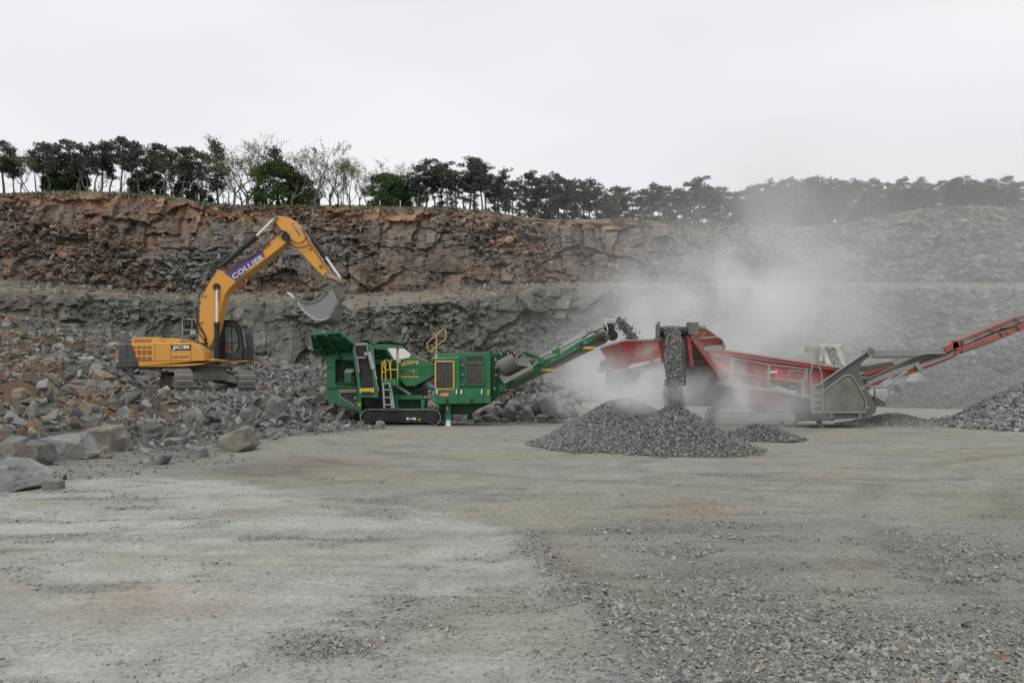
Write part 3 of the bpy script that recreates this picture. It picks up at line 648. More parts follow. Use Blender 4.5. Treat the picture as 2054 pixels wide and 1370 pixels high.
    m = MB(); m.prism(C_([(775, 1010), (716, 960), (717, 850), (722, 720), (740, 632), (788, 535), (835, 470), (850, 438), (890, 436), (905, 446), (1180, 288), (1305, 172), (1340, 163), (1362, 182), (1362, 215), (1340, 250), (1240, 330), (990, 520), (935, 575), (905, 620), (885, 690), (868, 760), (850, 850), (825, 940), (800, 990)], Y0), Y0, Y1); boom = m.build("boom", 'yellow', ex, .03)
    m = MB(); m.prism(B([(402, 732), (828, 468), (838, 474), (866, 545), (530, 824)], Y0 - .006), Y0 - .006, Y0 + .01); dc = m.build("decal", 'purple', boom)
    text_on("lettering", "COLLIER", B, (512, 806), (862, 563), 62, Y0 - .008, 'lettering', dc, bold=.03, spacing=1.1)
    m = MB()
    for pth in ([(905, 438), (1040, 358), (1175, 272), (1228, 230), (1300, 172)], [(905, 452), (1040, 372), (1180, 290), (1235, 246)]): m.tube(v3(C_, pth, Y0 - .04), .02, 6)
    m.each("boom_pipe", 'brownslat', boom)
    m = MB()
    for k, pth in enumerate(([(765, 960), (700, 870), (706, 720), (722, 622), (778, 505), (850, 428), (905, 440)], [(778, 492), (790, 445), (828, 418), (868, 408), (890, 430)], [(786, 500), (806, 455), (842, 428), (880, 420)], [(700, 830), (745, 890), (770, 930), (775, 1010)], [(702, 800), (760, 905), (765, 1000)])): m.tube(v3(C_, pth, Y0 - .03 - .03 * (k % 2)), .022, 6)
    for k, pth in enumerate(([(1010, 290), (1035, 258), (1075, 245), (1112, 262), (1135, 300), (1165, 355), (1215, 390), (1280, 390), (1325, 350), (1345, 305)], [(1130, 330), (1150, 385), (1195, 425), (1250, 440), (1310, 432), (1375, 408)], [(1000, 300), (1050, 262), (1100, 262), (1125, 300), (1150, 350), (1210, 380)])): m.tube(v3(B, pth, Y0 - .06 - .03 * k), .024, 6)
    m.each("hose", 'rubber', boom)
    m = MB()
    for x, y, r in ((845, 562, .17), (1342, 197, .19)): m.disc(C_((x, y), Y0 - .05), r, .75)
    m.each("pivot_pin", 'black', boom, smooth=35)
    m = MB()
    for x, y in ((735, 815), (757, 624)): m.bar(C_((x - 18, y), Y0 - .03), C_((x + 14, y), Y0 - .03), .05, .05)
    m.each("pipe_clamp", 'yellow_dusty', boom)
    # boom foot bracket
    m = MB(); m.prism(A([(1235, 600), (1325, 600), (1400, 800), (1440, 830), (1300, 850), (1285, 740)], 33.95), 33.95, 34.95); m.build("boom_bracket", 'yellow_dusty', ex, .02)
    m = MB(); m.box(A((1275, 610), 33.9), (.45, .1, .07)); m.tube(v3(A, [(1300, 615), (1330, 660), (1325, 780)], 33.88), .03, 6); m.each("hose", 'rubber', ex)
    # lift cylinders
    for (x, yt, yy) in ((848, 565, 33.93), (887, 700, 34.98)):
        m = MB(); m.cyl(C_((x, 822), yy), C_((x, 1105), yy), .115, 16); m.cyl(C_((x, 818), yy), C_((x, 850), yy), .135, 16); m.disc(C_((x, 1100), yy - .12), .13, .24); bl = m.build("lift_cylinder", 'black', ex, smooth=35)
        m = MB(); m.cyl(C_((x, 585 if yy < 34.5 else 600), yy), C_((x, 822), yy), .058, 14); m.build("piston_rod", 'chrome', bl, smooth=35)
    m = MB(); m.prism(C_([(835, 575), (862, 575), (858, 660), (840, 660)], 33.9), 33.9, 33.96); m.build("rod_guard", 'dirtsteel', ex)
    # stick
    m = MB(); m.prism(B([(965, 98), (982, 72), (1060, 80), (1145, 98), (1190, 122), (1235, 160), (1290, 198), (1335, 270), (1400, 392), (1500, 560), (1622, 745), (1600, 790), (1560, 790), (1450, 690), (1290, 510), (1190, 430), (1128, 365), (1105, 300), (1050, 232), (1000, 165)], 34.15), 34.15, 34.7); stick = m.build("stick", 'yellow', ex, .025)
    m = MB(); m.prism(B([(1560, 792), (1602, 792), (1624, 748), (1695, 835), (1722, 915), (1745, 1005), (1712, 1062), (1690, 1072), (1655, 1045), (1620, 930), (1590, 850)], 34.14), 34.14, 34.71); m.build("stick_end", 'dirtsteel', stick, .02)
    m = MB(); m.prism(B([(1172, 170), (1192, 162), (1282, 288), (1262, 308)], 34.14), 34.14, 34.16); bd = m.build("badge", 'black', stick)
    text_on("lettering", "JS370", B, (1180, 178), (1266, 302), 18, 34.138, 'white', bd, bold=.02)
    m = MB()
    for x, y, r in ((985, 95, .11), (1310, 215, .13), (1575, 752, .13), (1745, 822, .13), (1652, 858, .11), (1500, 650, .07), (1382, 448, .05)): m.disc(B((x, y), 34.08), r, .7)
    m.each("pivot_pin", 'dirtsteel', stick, smooth=35)
    m = MB(); m.tube(v3(B, [(1300, 240), (1340, 330), (1400, 420), (1520, 600), (1620, 740)], 34.1), .022, 6); m.tube(v3(B, [(1360, 270), (1400, 380), (1470, 480)], 34.05), .02, 6); m.each("hose", 'brownslat', stick)
    def ram(q, a, b, c, r, rr, yy, name):
        m = MB(); m.cyl(q(a, yy), q(b, yy), r, 16); d = (Vector(q(b, yy)) - Vector(q(a, yy))).normalized(); e = Vector(q(b, yy)); m.cyl(e - d * .22, e + d * .03, r * 1.22, 16); o = m.build(name, 'black', ex, smooth=35)
        m = MB(); m.cyl(q(b, yy), q(c, yy), rr, 14); m.build("piston_rod", 'chrome', o, smooth=35)
    ram(B, (375, 650), (765, 312), (985, 97), .125, .065, 34.42, "stick_cylinder")
    ram(B, (1312, 218), (1555, 540), (1735, 800), .11, .058, 34.42, "bucket_cylinder")
    m = MB(); m.bar(B((1575, 752), 34.1), B((1745, 812), 34.1), .09, .18); m.bar(B((1575, 752), 34.76), B((1745, 812), 34.76), .09, .18); m.each("rocker_link", 'yellow_dusty', ex, .01)
    m = MB(); m.bar(B((1748, 815), 34.25), B((1738, 1010), 34.25), .09, .20); m.bar(B((1748, 815), 34.6), B((1738, 1010), 34.6), .09, .20); m.each("bucket_link", 'dirtsteel', ex, .01)
    # bucket: two cheeks, a curved shell, lip and teeth
    cheek = [(1190, 1005), (1250, 1035), (1330, 1068), (1410, 1062), (1480, 1030), (1540, 975), (1580, 935), (1640, 925), (1680, 1010), (1700, 1065), (1650, 1120), (1625, 1180), (1600, 1235), (1560, 1262), (1490, 1276), (1420, 1258), (1340, 1205), (1270, 1135), (1225, 1070)]
    b0, b1 = 33.62, 35.4
    bk = MB()
    for yy in (b0, b1 - .05): bk.prism(B(cheek, yy), yy, yy + .05)
    shell = [(1700, 1065), (1655, 1125), (1628, 1185), (1600, 1235), (1560, 1262), (1490, 1276), (1420, 1258), (1340, 1205), (1270, 1135), (1225, 1070), (1180, 1010)]
    for a, b in zip(shell[:-1], shell[1:]):
        pa, pb = B([a], b0)[0], B([b], b0)[0]; bk.bar((pa[0], (b0 + b1) / 2, pa[1]), (pb[0], (b0 + b1) / 2, pb[1]), b1 - b0, .06)
    buck = bk.build("bucket", 'bucketsteel', ex)
    m = MB(); cs = [(1215, 1018), (1260, 1050), (1320, 1082), (1400, 1082), (1480, 1045), (1545, 990), (1590, 950), (1575, 925), (1530, 960), (1470, 1012), (1400, 1045), (1330, 1048), (1270, 1020), (1225, 995)]
    m.prism(B(cs, b0 - .04), b0 - .04, b0); m.build("side_wear_plate", 'dirtsteel', buck)
    m = MB()
    for k in range(5):
        yy = b0 + .1 + k * (b1 - b0 - .2) / 4; a = B((1205, 1030), yy); bb = B((1150, 975), yy); c = B((1115, 955), yy)
        m.tube([a, bb, c], [.09, .08, .03], 6)
    m.each("bucket_tooth", 'worn', buck)
    m = MB()
    for (xa, ya), (xb, yb) in zip([(1235, 1075), (1275, 1140), (1345, 1210), (1422, 1263), (1490, 1281), (1560, 1267)], [(1275, 1140), (1345, 1210), (1422, 1263), (1490, 1281), (1560, 1267), (1603, 1238)]):
        for k in range(2):
            f0, f1 = k * .5 + .05, k * .5 + .4; m.prism(B([(xa + (xb - xa) * f0, ya + (yb - ya) * f0), (xa + (xb - xa) * f1, ya + (yb - ya) * f1), (xa + (xb - xa) * f1 + 8, ya + (yb - ya) * f1 - 22), (xa + (xb - xa) * f0 + 8, ya + (yb - ya) * f0 - 22)], b0 - .02), b0 - .02, b0)
    m.build("wear_strip", 'worn', buck)
    m = MB()
    for yy in (34.05, 34.72): m.prism(B([(1600, 880), (1660, 900), (1745, 1010), (1715, 1065), (1640, 1130), (1610, 1120), (1640, 1060), (1600, 960)], yy), yy, yy + .07)
    m.disc(B((1325, 1060), b0 - .06), .09, .06); m.each("bucket_ear", 'dirtsteel', buck, .01)
    # cab (far side of the boom)
    cb = [(897, 812), (958, 806), (1005, 820), (1035, 848), (1052, 900), (1066, 1000), (1058, 1084), (900, 1092)]
    m = MB(); m.prism(C_(cb, 35.0), 35.0, 36.0); cab = m.build("cab", 'charcoal', ex, .02)
    m = MB(); m.prism(C_([(903, 840), (952, 837), (981, 850), (999, 888), (1008, 950), (1005, 1010), (990, 1034), (903, 1038)], 34.994), 34.994, 35.01); gl = m.build("side_window", 'glass', cab)
    m = MB(); m.bar(C_((903, 968), 34.985), C_((1004, 962), 34.985), .02, .03); m.bar(C_((952, 838), 34.985), C_((958, 1036), 34.985), .02, .035); m.build("window_bar", 'black', gl)
    m = MB(); m.prism(C_([(1030, 862), (1044, 870), (1058, 990), (1048, 1010), (1036, 1000)], 34.994), 34.99, 35.01); m.build("front_quarter_window", 'glass', cab)
    m = MB(); m.prism(C_([(925, 985), (950, 975), (968, 990), (966, 1018), (925, 1020)], 34.99), 34.988, 34.993); m.build("seat", 'red_small', gl)
    m = MB(); m.tube(v3(C_, [(895, 806), (960, 803), (995, 818), (1016, 860), (1030, 930), (1038, 1010), (1030, 1080)], 34.93), .045, 8); m.tube(v3(C_, [(905, 842), (950, 838), (985, 856), (1000, 920), (1006, 990), (990, 1030)], 34.96), .03, 8)
    for i in range(5): m.tube([C_((1040 + i * 7, 850 + i * 10), 35.05 + i * .2), C_((1078 + i * 1, 1000 + i * 2), 35.05 + i * .2)], .022, 6)
    m.tube([C_((1040, 850), 35.0), C_((1050, 855), 36.0)], .03, 6); m.tube([C_((1070, 1000), 35.0), C_((1080, 1000), 36.0)], .03, 6); m.build("cab_guard", 'black', cab, smooth=40)
    m = MB(); m.box(C_((1052, 848), 35.1), (.2, .12, .1)); m.box(C_((1020, 835), 35.3), (.15, .2, .1)); m.each("work_lamp", 'black', cab)
    m = MB(); m.cyl(C_((877, 803), 35.2), C_((877, 794), 35.2), .05, 12); m.build("beacon", 'beacon', cab)
    m = MB(); m.prism(C_([(895, 1096), (1068, 1090), (1068, 1102), (1000, 1106), (990, 1124), (902, 1126)], 34.9), 34.9, 36.0); m.build("cab_platform", 'yellow_dusty', ex, .01)
    m = MB()
    for pth in ([(868, 990), (880, 1060), (895, 1095)], [(885, 985), (872, 1040), (876, 1100)], [(862, 950), (905, 960), (900, 1060)]): m.tube(v3(C_, pth, 34.85), .03, 6)
    m.each("hose", 'rubber', ex)
    m = MB(); m.tube(v3(C_, [(598, 872), (598, 797), (640, 794), (690, 797), (700, 830)], 35.6), .02, 6); m.tube(v3(C_, [(598, 872), (668, 872), (668, 797)], 35.6), .02, 6)
    m.tube(v3(C_, [(598, 797), (598, 960)], 35.7), .02, 6); m.tube(v3(C_, [(690, 797), (712, 850), (745, 900), (770, 945)], 34.9), .025, 6); m.build("handrail", 'grey_steel', ex)
    m = MB(); m.box(C_((676, 892), 35.6), (.24, .1, .22)); m.build("mirror", 'grey_steel', ex, .02)
    m = MB(); m.cyl(C_((640, 960), 35.3), C_((640, 925), 35.3), .16, 18); m.cyl(C_((640, 925), 35.3), C_((640, 912), 35.3), .19, 18); m.build("air_cleaner", 'dirtsteel', ex, smooth=35)
    # rubble in the bucket is a load, not a part
    rs = np.random.RandomState(12); n_ = 260; pts = []
    for i in range(n_):
        f = rs.uniform(); x = 1215 + 390 * f; ytop = np.interp(x, [1200, 1330, 1410, 1500, 1600], [978, 992, 978, 945, 890]) + rs.uniform(0, 55); yy = rs.uniform(b0 + .1, b1 - .1); p = B((x, ytop), yy); pts.append(p)
    V, Fc, CC = scatter_arrays(MED, np.array(pts), rs.uniform(.10, .30, n_), palette(n_, rs, REDS[:3] + GREYS, .25), 3)
    o = np_mesh("rubble_load", V, Fc, M['rock'], CC); tag(o, "brown and grey rubble heaped in the excavator's raised bucket", "rubble", kind='stuff')
excavator()

# ------------------------------------------------------------------ GREEN JAW CRUSHER
D = view(600, 640, 5.957); E = view(840, 640, 4.890); G = view(700, 680, 12.456); H = view(980, 640, 7.336)
def plate(mb, q, pts, t=.05):
    """sheet through 3D points given as (x, y, depth), thickened away from the camera"""
    f = [Vector(q((a, b), yy)) for a, b, yy in pts]; nn = (f[1] - f[0]).cross(f[2] - f[0]).normalized()
    if nn[1] < 0: nn = -nn
    n = len(f); vs = f + [p + nn * t for p in f]
    mb.add(vs, [tuple(range(n)), tuple(range(2 * n - 1, n - 1, -1))] + [((i + 1) % n, i, i + n, (i + 1) % n + n) for i in range(n)])
def crusher():
    cr = empty("jaw_crusher", (PX(800, 33), 33.3, 0), "green tracked jaw crusher with yellow handrails parked on the quarry floor under the digger's bucket", "crusher")
    # feed hopper
    m = MB()
    plate(m, D, [(135, 188, 31.2), (488, 157, 31.2), (665, 300, 31.35), (640, 392, 32.1), (300, 440, 32.1), (175, 390, 32.0)], .06)
    plate(m, D, [(888, 336, 31.6), (1040, 358, 31.4), (1115, 470, 31.6), (1090, 478, 32.1), (890, 480, 32.1)], .06)
    plate(m, D, [(135, 188, 31.2), (175, 390, 32.0), (190, 380, 35.2), (150, 205, 36.0)], .05)
    plate(m, D, [(640, 300, 36.2), (1040, 358, 36.3), (1240, 348, 36.2), (1100, 480, 35.2), (640, 470, 35.2)], .05)
    plate(m, D, [(160, 205, 36.2), (490, 175, 36.2), (660, 310, 36.2), (640, 470, 35.2), (200, 380, 35.2)], .05)
    m.prism(D([(175, 388), (640, 350), (900, 400), (1100, 470), (1120, 560), (640, 520), (420, 470), (300, 478)], 32.35), 32.35, 34.9)
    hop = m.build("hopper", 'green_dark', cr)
    m = MB()
    for a, b in (((190, 208, 31.15), (330, 435, 32.0)), ((322, 196, 31.1), (500, 470, 32.1)), ((525, 208, 31.2), (610, 400, 32.05)), ((178, 372, 31.95), (640, 352, 31.95)), ((900, 440, 31.95), (1080, 430, 31.9)), ((960, 350, 31.4), (1000, 475, 32.0))):
        m.bar(D(a[:2], a[2] - .04), D(b[:2], b[2] - .04), .10, .09)
    m.each("stiffener", 'green_dark', hop)
    m = MB(); m.bar(D((135, 188), 31.16), D((488, 158), 31.16), .09, .08); m.bar(D((488, 158), 31.16), D((665, 302), 31.3), .09, .08); m.bar(D((888, 340), 31.5), D((1040, 360), 31.36), .08, .07); m.bar(D((1040, 360), 31.36), D((1117, 470), 31.55), .10, .08); m.each("rim_rail", 'green', hop)
    m = MB(); plate(m, D, [(1060, 350, 34.3), (1240, 345, 34.9), (1335, 415, 34.6), (1308, 472, 33.4), (1130, 476, 33.2)], .05); m.build("hopper_end_plate", 'tan_dust', hop)
    m = MB(); m.bar(D((905, 318), 31.5), D((1245, 335), 31.5), .12, .12); m.build("top_beam", 'green', cr, .01)
    m = MB(); m.cyl(D((1176, 345), 31.6), D((1176, 500), 31.6), .055, 12); m.cyl(D((1190, 475), 31.62), D((1190, 525), 31.62), .1, 12); m.build("prop_cylinder", 'grey_steel', cr, smooth=35)
    # chassis, side frame
    m = MB(); m.prism(D([(302, 440), (330, 560), (330, 942), (400, 985), (715, 1100), (722, 1185), (745, 1185), (745, 820), (700, 800), (432, 770), (432, 452)], 32.1), 32.1, 32.35); m.prism(D([(400, 430), (700, 450), (700, 500), (432, 480)], 32.12), 32.12, 32.3); sf = m.build("side_frame", 'green', cr, .01)
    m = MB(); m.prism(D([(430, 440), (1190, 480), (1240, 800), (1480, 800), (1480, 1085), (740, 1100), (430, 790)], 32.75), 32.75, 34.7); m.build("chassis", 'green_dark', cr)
    m = MB(); m.prism(D([(482, 890), (500, 872), (682, 872), (692, 900), (690, 985), (660, 1026), (500, 935)], 32.09), 32.09, 32.13); ow = m.build("opening_shade", 'dark', sf)  # no hole cut: dark plate stands in for the shade inside
    m = MB(); m.tube(v3(D, [(482, 905), (490, 875), (680, 870)], 32.07), .022, 6); m.tube(v3(D, [(482, 900), (500, 940), (660, 1030), (688, 995)], 32.07), .022, 6); m.box(D((672, 940), 32.06), (.06, .03, .12)); m.build("opening_lip", 'grey_steel', ow)
    m = MB(); m.bar(D((332, 580), 32.08), D((428, 577), 32.08), .03, .03); m.bar(D((332, 822), 32.08), D((716, 822), 32.08), .05, .05); m.bar(D((432, 765), 32.05), D((700, 775), 32.05), .1, .05); m.build("frame_seam", 'green_dark', sf)
    m = MB(); m.prism(D([(476, 848), (684, 843), (684, 852), (476, 858)], 32.06), 32.06, 32.1); m.prism(D([(708, 1006), (735, 1006), (735, 1040), (708, 1040)], 32.07), 32.07, 32.1); m.each("yellow_label", 'gyellow', sf)
    m = MB(); m.prism(D([(538, 640), (625, 640), (625, 760), (538, 760)], 32.2), 32.2, 32.7); eb = m.build("motor_box", 'green', cr, .01)
    m = MB(); m.prism(D([(538, 640), (560, 598), (650, 596), (640, 640)], 32.21), 32.21, 32.7); m.build("motor_box_lid", 'tan_dust', eb)
    m = MB(); m.cyl(D((490, 690), 32.3), D((490, 755), 32.3), .10, 12); m.cyl(D((520, 720), 32.25), D((520, 762), 32.25), .07, 12); m.box(D((495, 745), 32.4), (.3, .2, .2)); m.box(D((650, 730), 32.3), (.16, .2, .4)); m.build("hydraulic_motor", 'black', cr)
    m = MB()
    for pth in ([(450, 540), (440, 640), (470, 700)], [(470, 500), (460, 600), (450, 750)], [(560, 560), (600, 520), (640, 560)]): m.tube(v3(D, pth, 32.6), .02, 6)
    m.each("hose", 'rubber', cr)
    # folded side conveyor
    m = MB(); m.prism(D([(640, 300), (668, 300), (700, 480), (738, 828), (740, 905), (716, 905), (700, 820), (662, 560), (636, 400)], 31.68), 31.68, 31.84); m.prism(D([(815, 300), (880, 300), (895, 470), (925, 700), (948, 945), (895, 945), (892, 828), (845, 480)], 31.68), 31.68, 31.84); m.prism(D([(720, 898), (925, 898), (925, 936), (722, 936)], 31.64), 31.64, 32.1)
    sc = m.build("side_conveyor", 'green', cr, .01)
    m = MB(); m.prism(D([(665, 312), (812, 308), (828, 440), (868, 620), (895, 832), (735, 832), (722, 640), (700, 470), (676, 400)], 31.76), 31.76, 31.9); m.build("belt", 'belt', sc)
    m = MB(); m.cyl(D((662, 312), 31.78), D((816, 304), 31.78), .065, 14); m.cyl(D((688, 466), 31.72), D((806, 462), 31.72), .05, 12); m.each("roller", 'slight', sc, smooth=35)
    m = MB(); m.cyl(D((838, 395), 31.58), D((888, 600), 31.58), .10, 14); m.cyl(D((888, 600), 31.58), D((925, 720), 31.58), .04, 10); m.box(D((815, 415), 31.6), (.25, .1, .12)); m.build("fold_cylinder", 'grey_steel', sc, smooth=35)
    m = MB(); m.tube(v3(D, [(656, 320), (660, 400), (690, 470), (715, 640)], 31.64), .045, 8); m.tube(v3(D, [(812, 312), (820, 390), (845, 430)], 31.64), .035, 8); m.tube(v3(D, [(880, 340), (900, 560), (925, 760), (950, 860)], 31.62), .03, 8); m.each("conveyor_strut", 'slight', sc, smooth=40)
    m = MB(); m.prism(D([(722, 828), (895, 824), (893, 880), (722, 882)], 31.6), 31.6, 31.7); yg = m.build("nip_guard", 'gyellow', sc, .01)
    m = MB()
    for k in range(9): x = 752 + k * 13; m.prism(D([(x, 862), (x + 5, 858), (x + 8, 890), (x - 2, 890)], 31.585), 31.585, 31.6)
    m.prism(D([(748, 884), (872, 884), (872, 898), (748, 898)], 31.585), 31.585, 31.64); m.build("guard_slot", 'dark', yg)
    m = MB(); m.prism(D([(772, 960), (930, 945), (990, 1080), (790, 1080)], 32.5), 32.5, 32.7); m.cyl(D((850, 980), 32.3), D((850, 980), 32.6), .26, 20); m.build("drive_gear", 'dark', cr)
    m = MB()
    for pth in ([(900, 640), (915, 760), (940, 900), (985, 1000)], [(905, 650), (940, 700), (920, 800), (950, 930)], [(1000, 880), (960, 940), (1000, 1010)]): m.tube(v3(D, pth, 32.2), .028, 6)
    m.each("hose", 'rubber', cr)
    # jaw box
    m = MB(); m.prism(G([(1185, 905), (1185, 700), (1330, 570), (1400, 470), (1645, 457), (1993, 590), (2130, 640), (2130, 905), (1993, 985), (1650, 1175), (1405, 1175), (1262, 1005)], 32.0), 32.0, 34.2); jb = m.build("jaw_housing", 'green', cr, .02)
    m = MB(); m.prism(G([(1245, 690), (2120, 686), (2120, 697), (1245, 702)], 31.99), 31.99, 32.01); m.prism(G([(1245, 892), (2120, 882), (2120, 890), (1245, 902)], 31.99), 31.99, 32.01); m.build("panel_seam", 'green_dark', jb)
    m = MB(); plate(m, G, [(1650, 440, 32.1), (1990, 572, 32.1), (1990, 600, 33.9), (1650, 468, 33.9)], .03); m.build("dusty_top", 'tan_dust', jb)
    text_on("lettering", "J50", G, (1385, 668), (1612, 662), 125, 31.99, 'gyellow', jb, shear=.3, bold=.035)
    m = MB(); m.prism(G([(1292, 672), (1345, 590), (1400, 548), (1378, 672)], 31.99), 31.985, 32.0); m.prism(G([(1612, 560), (1750, 552), (1735, 582), (1712, 640), (1685, 640), (1690, 590), (1612, 592)], 31.99), 31.985, 32.0); m.build("lettering_flash", 'gyellow', jb)
    text_on("lettering", "McCloskey", G, (1305, 990), (1762, 978), 72, 31.99, 'gyellow', jb, shear=.25, bold=.03)
    m = MB(); m.prism(G([(1480, 785), (1540, 768), (1595, 785), (1595, 840), (1540, 858), (1480, 840)], 31.985), 31.985, 32.0); m.build("inspection_cover", 'dirtsteel', jb)
    m = MB(); m.prism(G([(1585, 768), (1632, 765), (1632, 850), (1600, 850), (1610, 800)], 31.98), 31.98, 32.0); m.build("yellow_label", 'gyellow', jb)
    for x, y in ((1330, 800), (1790, 780)):
        m = MB(); m.disc(G((x, y), 31.96), .05, .05); m.build("bolt", 'green_dark', jb)
    # platform and yellow rails
    m = MB(); m.prism(G([(798, 1005), (1238, 998), (1238, 1165), (838, 1178), (800, 1170)], 31.6), 31.6, 32.1); m.build("platform", 'green', cr, .02)
    yr = 31.58; m = MB()
    for pth in ([(825, 1020), (822, 620), (840, 578), (870, 562), (900, 578), (915, 620), (915, 1035)], [(990, 772), (915, 770), (885, 730), (870, 650), (880, 570), (905, 530), (960, 522), (1000, 545), (1018, 600), (1022, 765)], [(1052, 1000), (1035, 780), (1040, 600), (1058, 535), (1100, 512), (1170, 512), (1205, 535), (1215, 600), (1215, 1000)], [(1040, 765), (1215, 765)], [(830, 825), (915, 825)]):
        m.tube(v3(G, pth, yr), .025, 8)
    m.build("handrail", 'gyellow', cr, smooth=50)
    m = MB()
    for a, b in (((1003, 765), (1020, 1065)), ((1083, 765), (1110, 1065)), ((1095, 815), (1135, 1060))): m.bar(D(a, 31.5), D(b, 31.5), .06, .07)
    for y in (768, 845, 935, 1022): m.bar(D((1003 + (y - 765) * .06, y), 31.5), D((1088 + (y - 765) * .085, y), 31.5), .14, .045)
    m.build("ladder", 'grey_steel', cr)
    # lower frame
    m = MB(); m.prism(D([(1132, 910), (1478, 905), (1478, 958), (1134, 962)], 32.2), 32.2, 32.5); m.prism(D([(1455, 960), (1500, 960), (1500, 1080), (1455, 1080)], 32.2), 32.2, 32.4); m.prism(D([(1150, 960), (1175, 960), (1195, 1080), (1150, 1085)], 32.2), 32.2, 32.4); m.prism(D([(740, 1075), (1560, 1070), (1690, 1090), (1690, 1160), (745, 1190)], 32.55), 32.55, 34.4); m.build("lower_frame", 'green', cr, .01)
    m = MB(); m.prism(D([(1145, 800), (1200, 800), (1345, 893), (1310, 905)], 32.3), 32.3, 32.6); m.prism(D([(1480, 918), (1620, 905), (1620, 940), (1480, 945)], 32.3), 32.3, 32.6); m.each("transfer_chute", 'tan_dust', cr)
    m = MB()
    for x, y, s_ in ((1450, 850, .16), (1500, 845, .2), (1520, 880, .14), (1470, 880, .12)): m.box(D((x, y), 32.3), (s_, .2, s_))
    for pth in ([(1360, 895), (1420, 850), (1540, 820), (1610, 840)], [(1500, 870), (1560, 880), (1600, 860)], [(1490, 1050), (1540, 960), (1600, 930)]): m.tube(v3(D, pth, 32.15), .025, 6)
    m.build("valve_block", 'black', cr)
    m = MB(); m.prism(E([(108, 645), (150, 643), (150, 670), (108, 673)], 31.9), 31.9, 32.1); m.build("blue_reel", 'blue', cr)
    # tracks
    for yy in (32.15, 34.6):
        zc = .37; x0 = PX(725, 32.15) + .02; x1 = PX(884, 32.15)
        c = Vector(((x0 + x1) / 2, yy, zc)); m = MB(); m.box(c + Vector((0, -.02, .02)), (x1 - x0 - .75, .30, .36)); m.box(c + Vector((-.1, -.16, .2)), (x1 - x0 - .9, .04, .05)); fr = m.build("track_frame", 'black', cr, .02)
        m = MB(); track_loop(m, c, (1, 0, 0), (0, 1, 0), x1 - x0, .34, .46, 52, .04, .035); m.build("track", 'tracksteel', fr)
        for sg in (-1, 1):
            m = MB(); m.cyl(c + Vector((sg * ((x1 - x0) / 2 - .36), -.2, 0)), c + Vector((sg * ((x1 - x0) / 2 - .36), .2, 0)), .27, 24); m.cyl(c + Vector((sg * ((x1 - x0) / 2 - .36), -.24, 0)), c + Vector((sg * ((x1 - x0) / 2 - .36), -.2, 0)), .12, 18); m.build("sprocket" if sg > 0 else "idler", 'black', fr, smooth=35)
        if yy < 33:
            for x, mt in ((1296, 'white'), (1325, 'blue'), (1353, 'gyellow'), (1381, 'white')):
                m = MB(); m.disc(D((x, 1190), yy - .185), .055, .02, 12); m.build("sticker", mt, fr)
            m = MB(); m.prism(D([(1424, 1192), (1452, 1192), (1452, 1208), (1424, 1208)], yy - .18), yy - .18, yy - .165); m.build("yellow_label", 'gyellow', fr)
    # engine housing
    m = MB(); m.prism(E([(185, 352), (200, 344), (680, 320), (703, 345), (705, 692), (398, 692), (395, 372), (180, 380)], 32.1), 32.1, 34.8); eh = m.build("engine_housing", 'green', cr, .02)
    m = MB(); m.prism(E([(149, 385), (398, 373), (402, 692), (152, 702)], 31.75), 31.75, 34.6); rb = m.build("radiator_housing", 'green', cr, .02)
    m = MB(); plate(m, E, [(149, 384, 31.75), (398, 372, 31.75), (398, 366, 34.6), (149, 376, 34.6)], .02); m.build("dusty_top", 'tan_dust', rb)
    def lattice(name, q, x0, y0, x1, y1, Y, par, frame='green', nx=16, ny=26, bars=()):
        m = MB(); m.prism(q([(x0, y0), (x1, y0), (x1, y1), (x0, y1)], Y), Y - .005, Y + .01); sc_ = m.build(name, 'dark', par); m = MB()
        a = Vector(q((x0, y0), Y - .02)); b = Vector(q((x1, y1), Y - .02)); W_ = b[0] - a[0]; H_ = a[2] - b[2]; st = .125
        for sg in (-1, 1):
            k = -H_
            while k < W_ + H_:
                # diagonal wires clipped to the panel
                pts = []
                for tt in np.linspace(0, 1, 2):
                    pass
                xa, za, xb, zb = (k, 0, k + H_ * 1.6, H_)
                t0 = max(0, (0 - xa) / (xb - xa)); t1 = min(1, (W_ - xa) / (xb - xa))
                if t1 - t0 > .02:
                    z0, z1 = (a[2] - H_ * t0, a[2] - H_ * t1) if sg > 0 else (b[2] + H_ * t0, b[2] + H_ * t1)
                    m.bar((a[0] + xa + (xb - xa) * t0, Y - .02, z0), (a[0] + xa + (xb - xa) * t1, Y - .02, z1), .012, .022)
                k += st
        for y in bars: m.bar(q((x0, y), Y - .04), q((x1, y), Y - .04), .03, .06)
        m.build("wire_mesh", 'mesh', sc_); m = MB()
        for p0, p1 in (((x0, y0), (x1, y0)), ((x0, y1), (x1, y1)), ((x0, y0), (x0, y1)), ((x1, y0), (x1, y1))): m.bar(q(p0, Y - .03), q(p1, Y - .03), .05, .055)
        m.build("screen_frame", frame, sc_)
    lattice("yellow_screen", E, 164, 415, 343, 687, 31.73, rb, 'gyellow')
    lattice("side_screen", E, 462, 364, 638, 645, 32.07, eh, 'green', bars=(432,))
    m = MB()
    for y in (452, 545, 640): m.box(E((428, y), 32.07), (.12, .06, .05))
    m.each("hinge", 'grey_steel', eh)
    m = MB(); m.prism(E([(152, 703), (402, 697), (405, 690), (705, 690), (706, 826), (157, 834)], 31.7), 31.7, 34.7); sk = m.build("lower_cabinet", 'green', cr, .02)
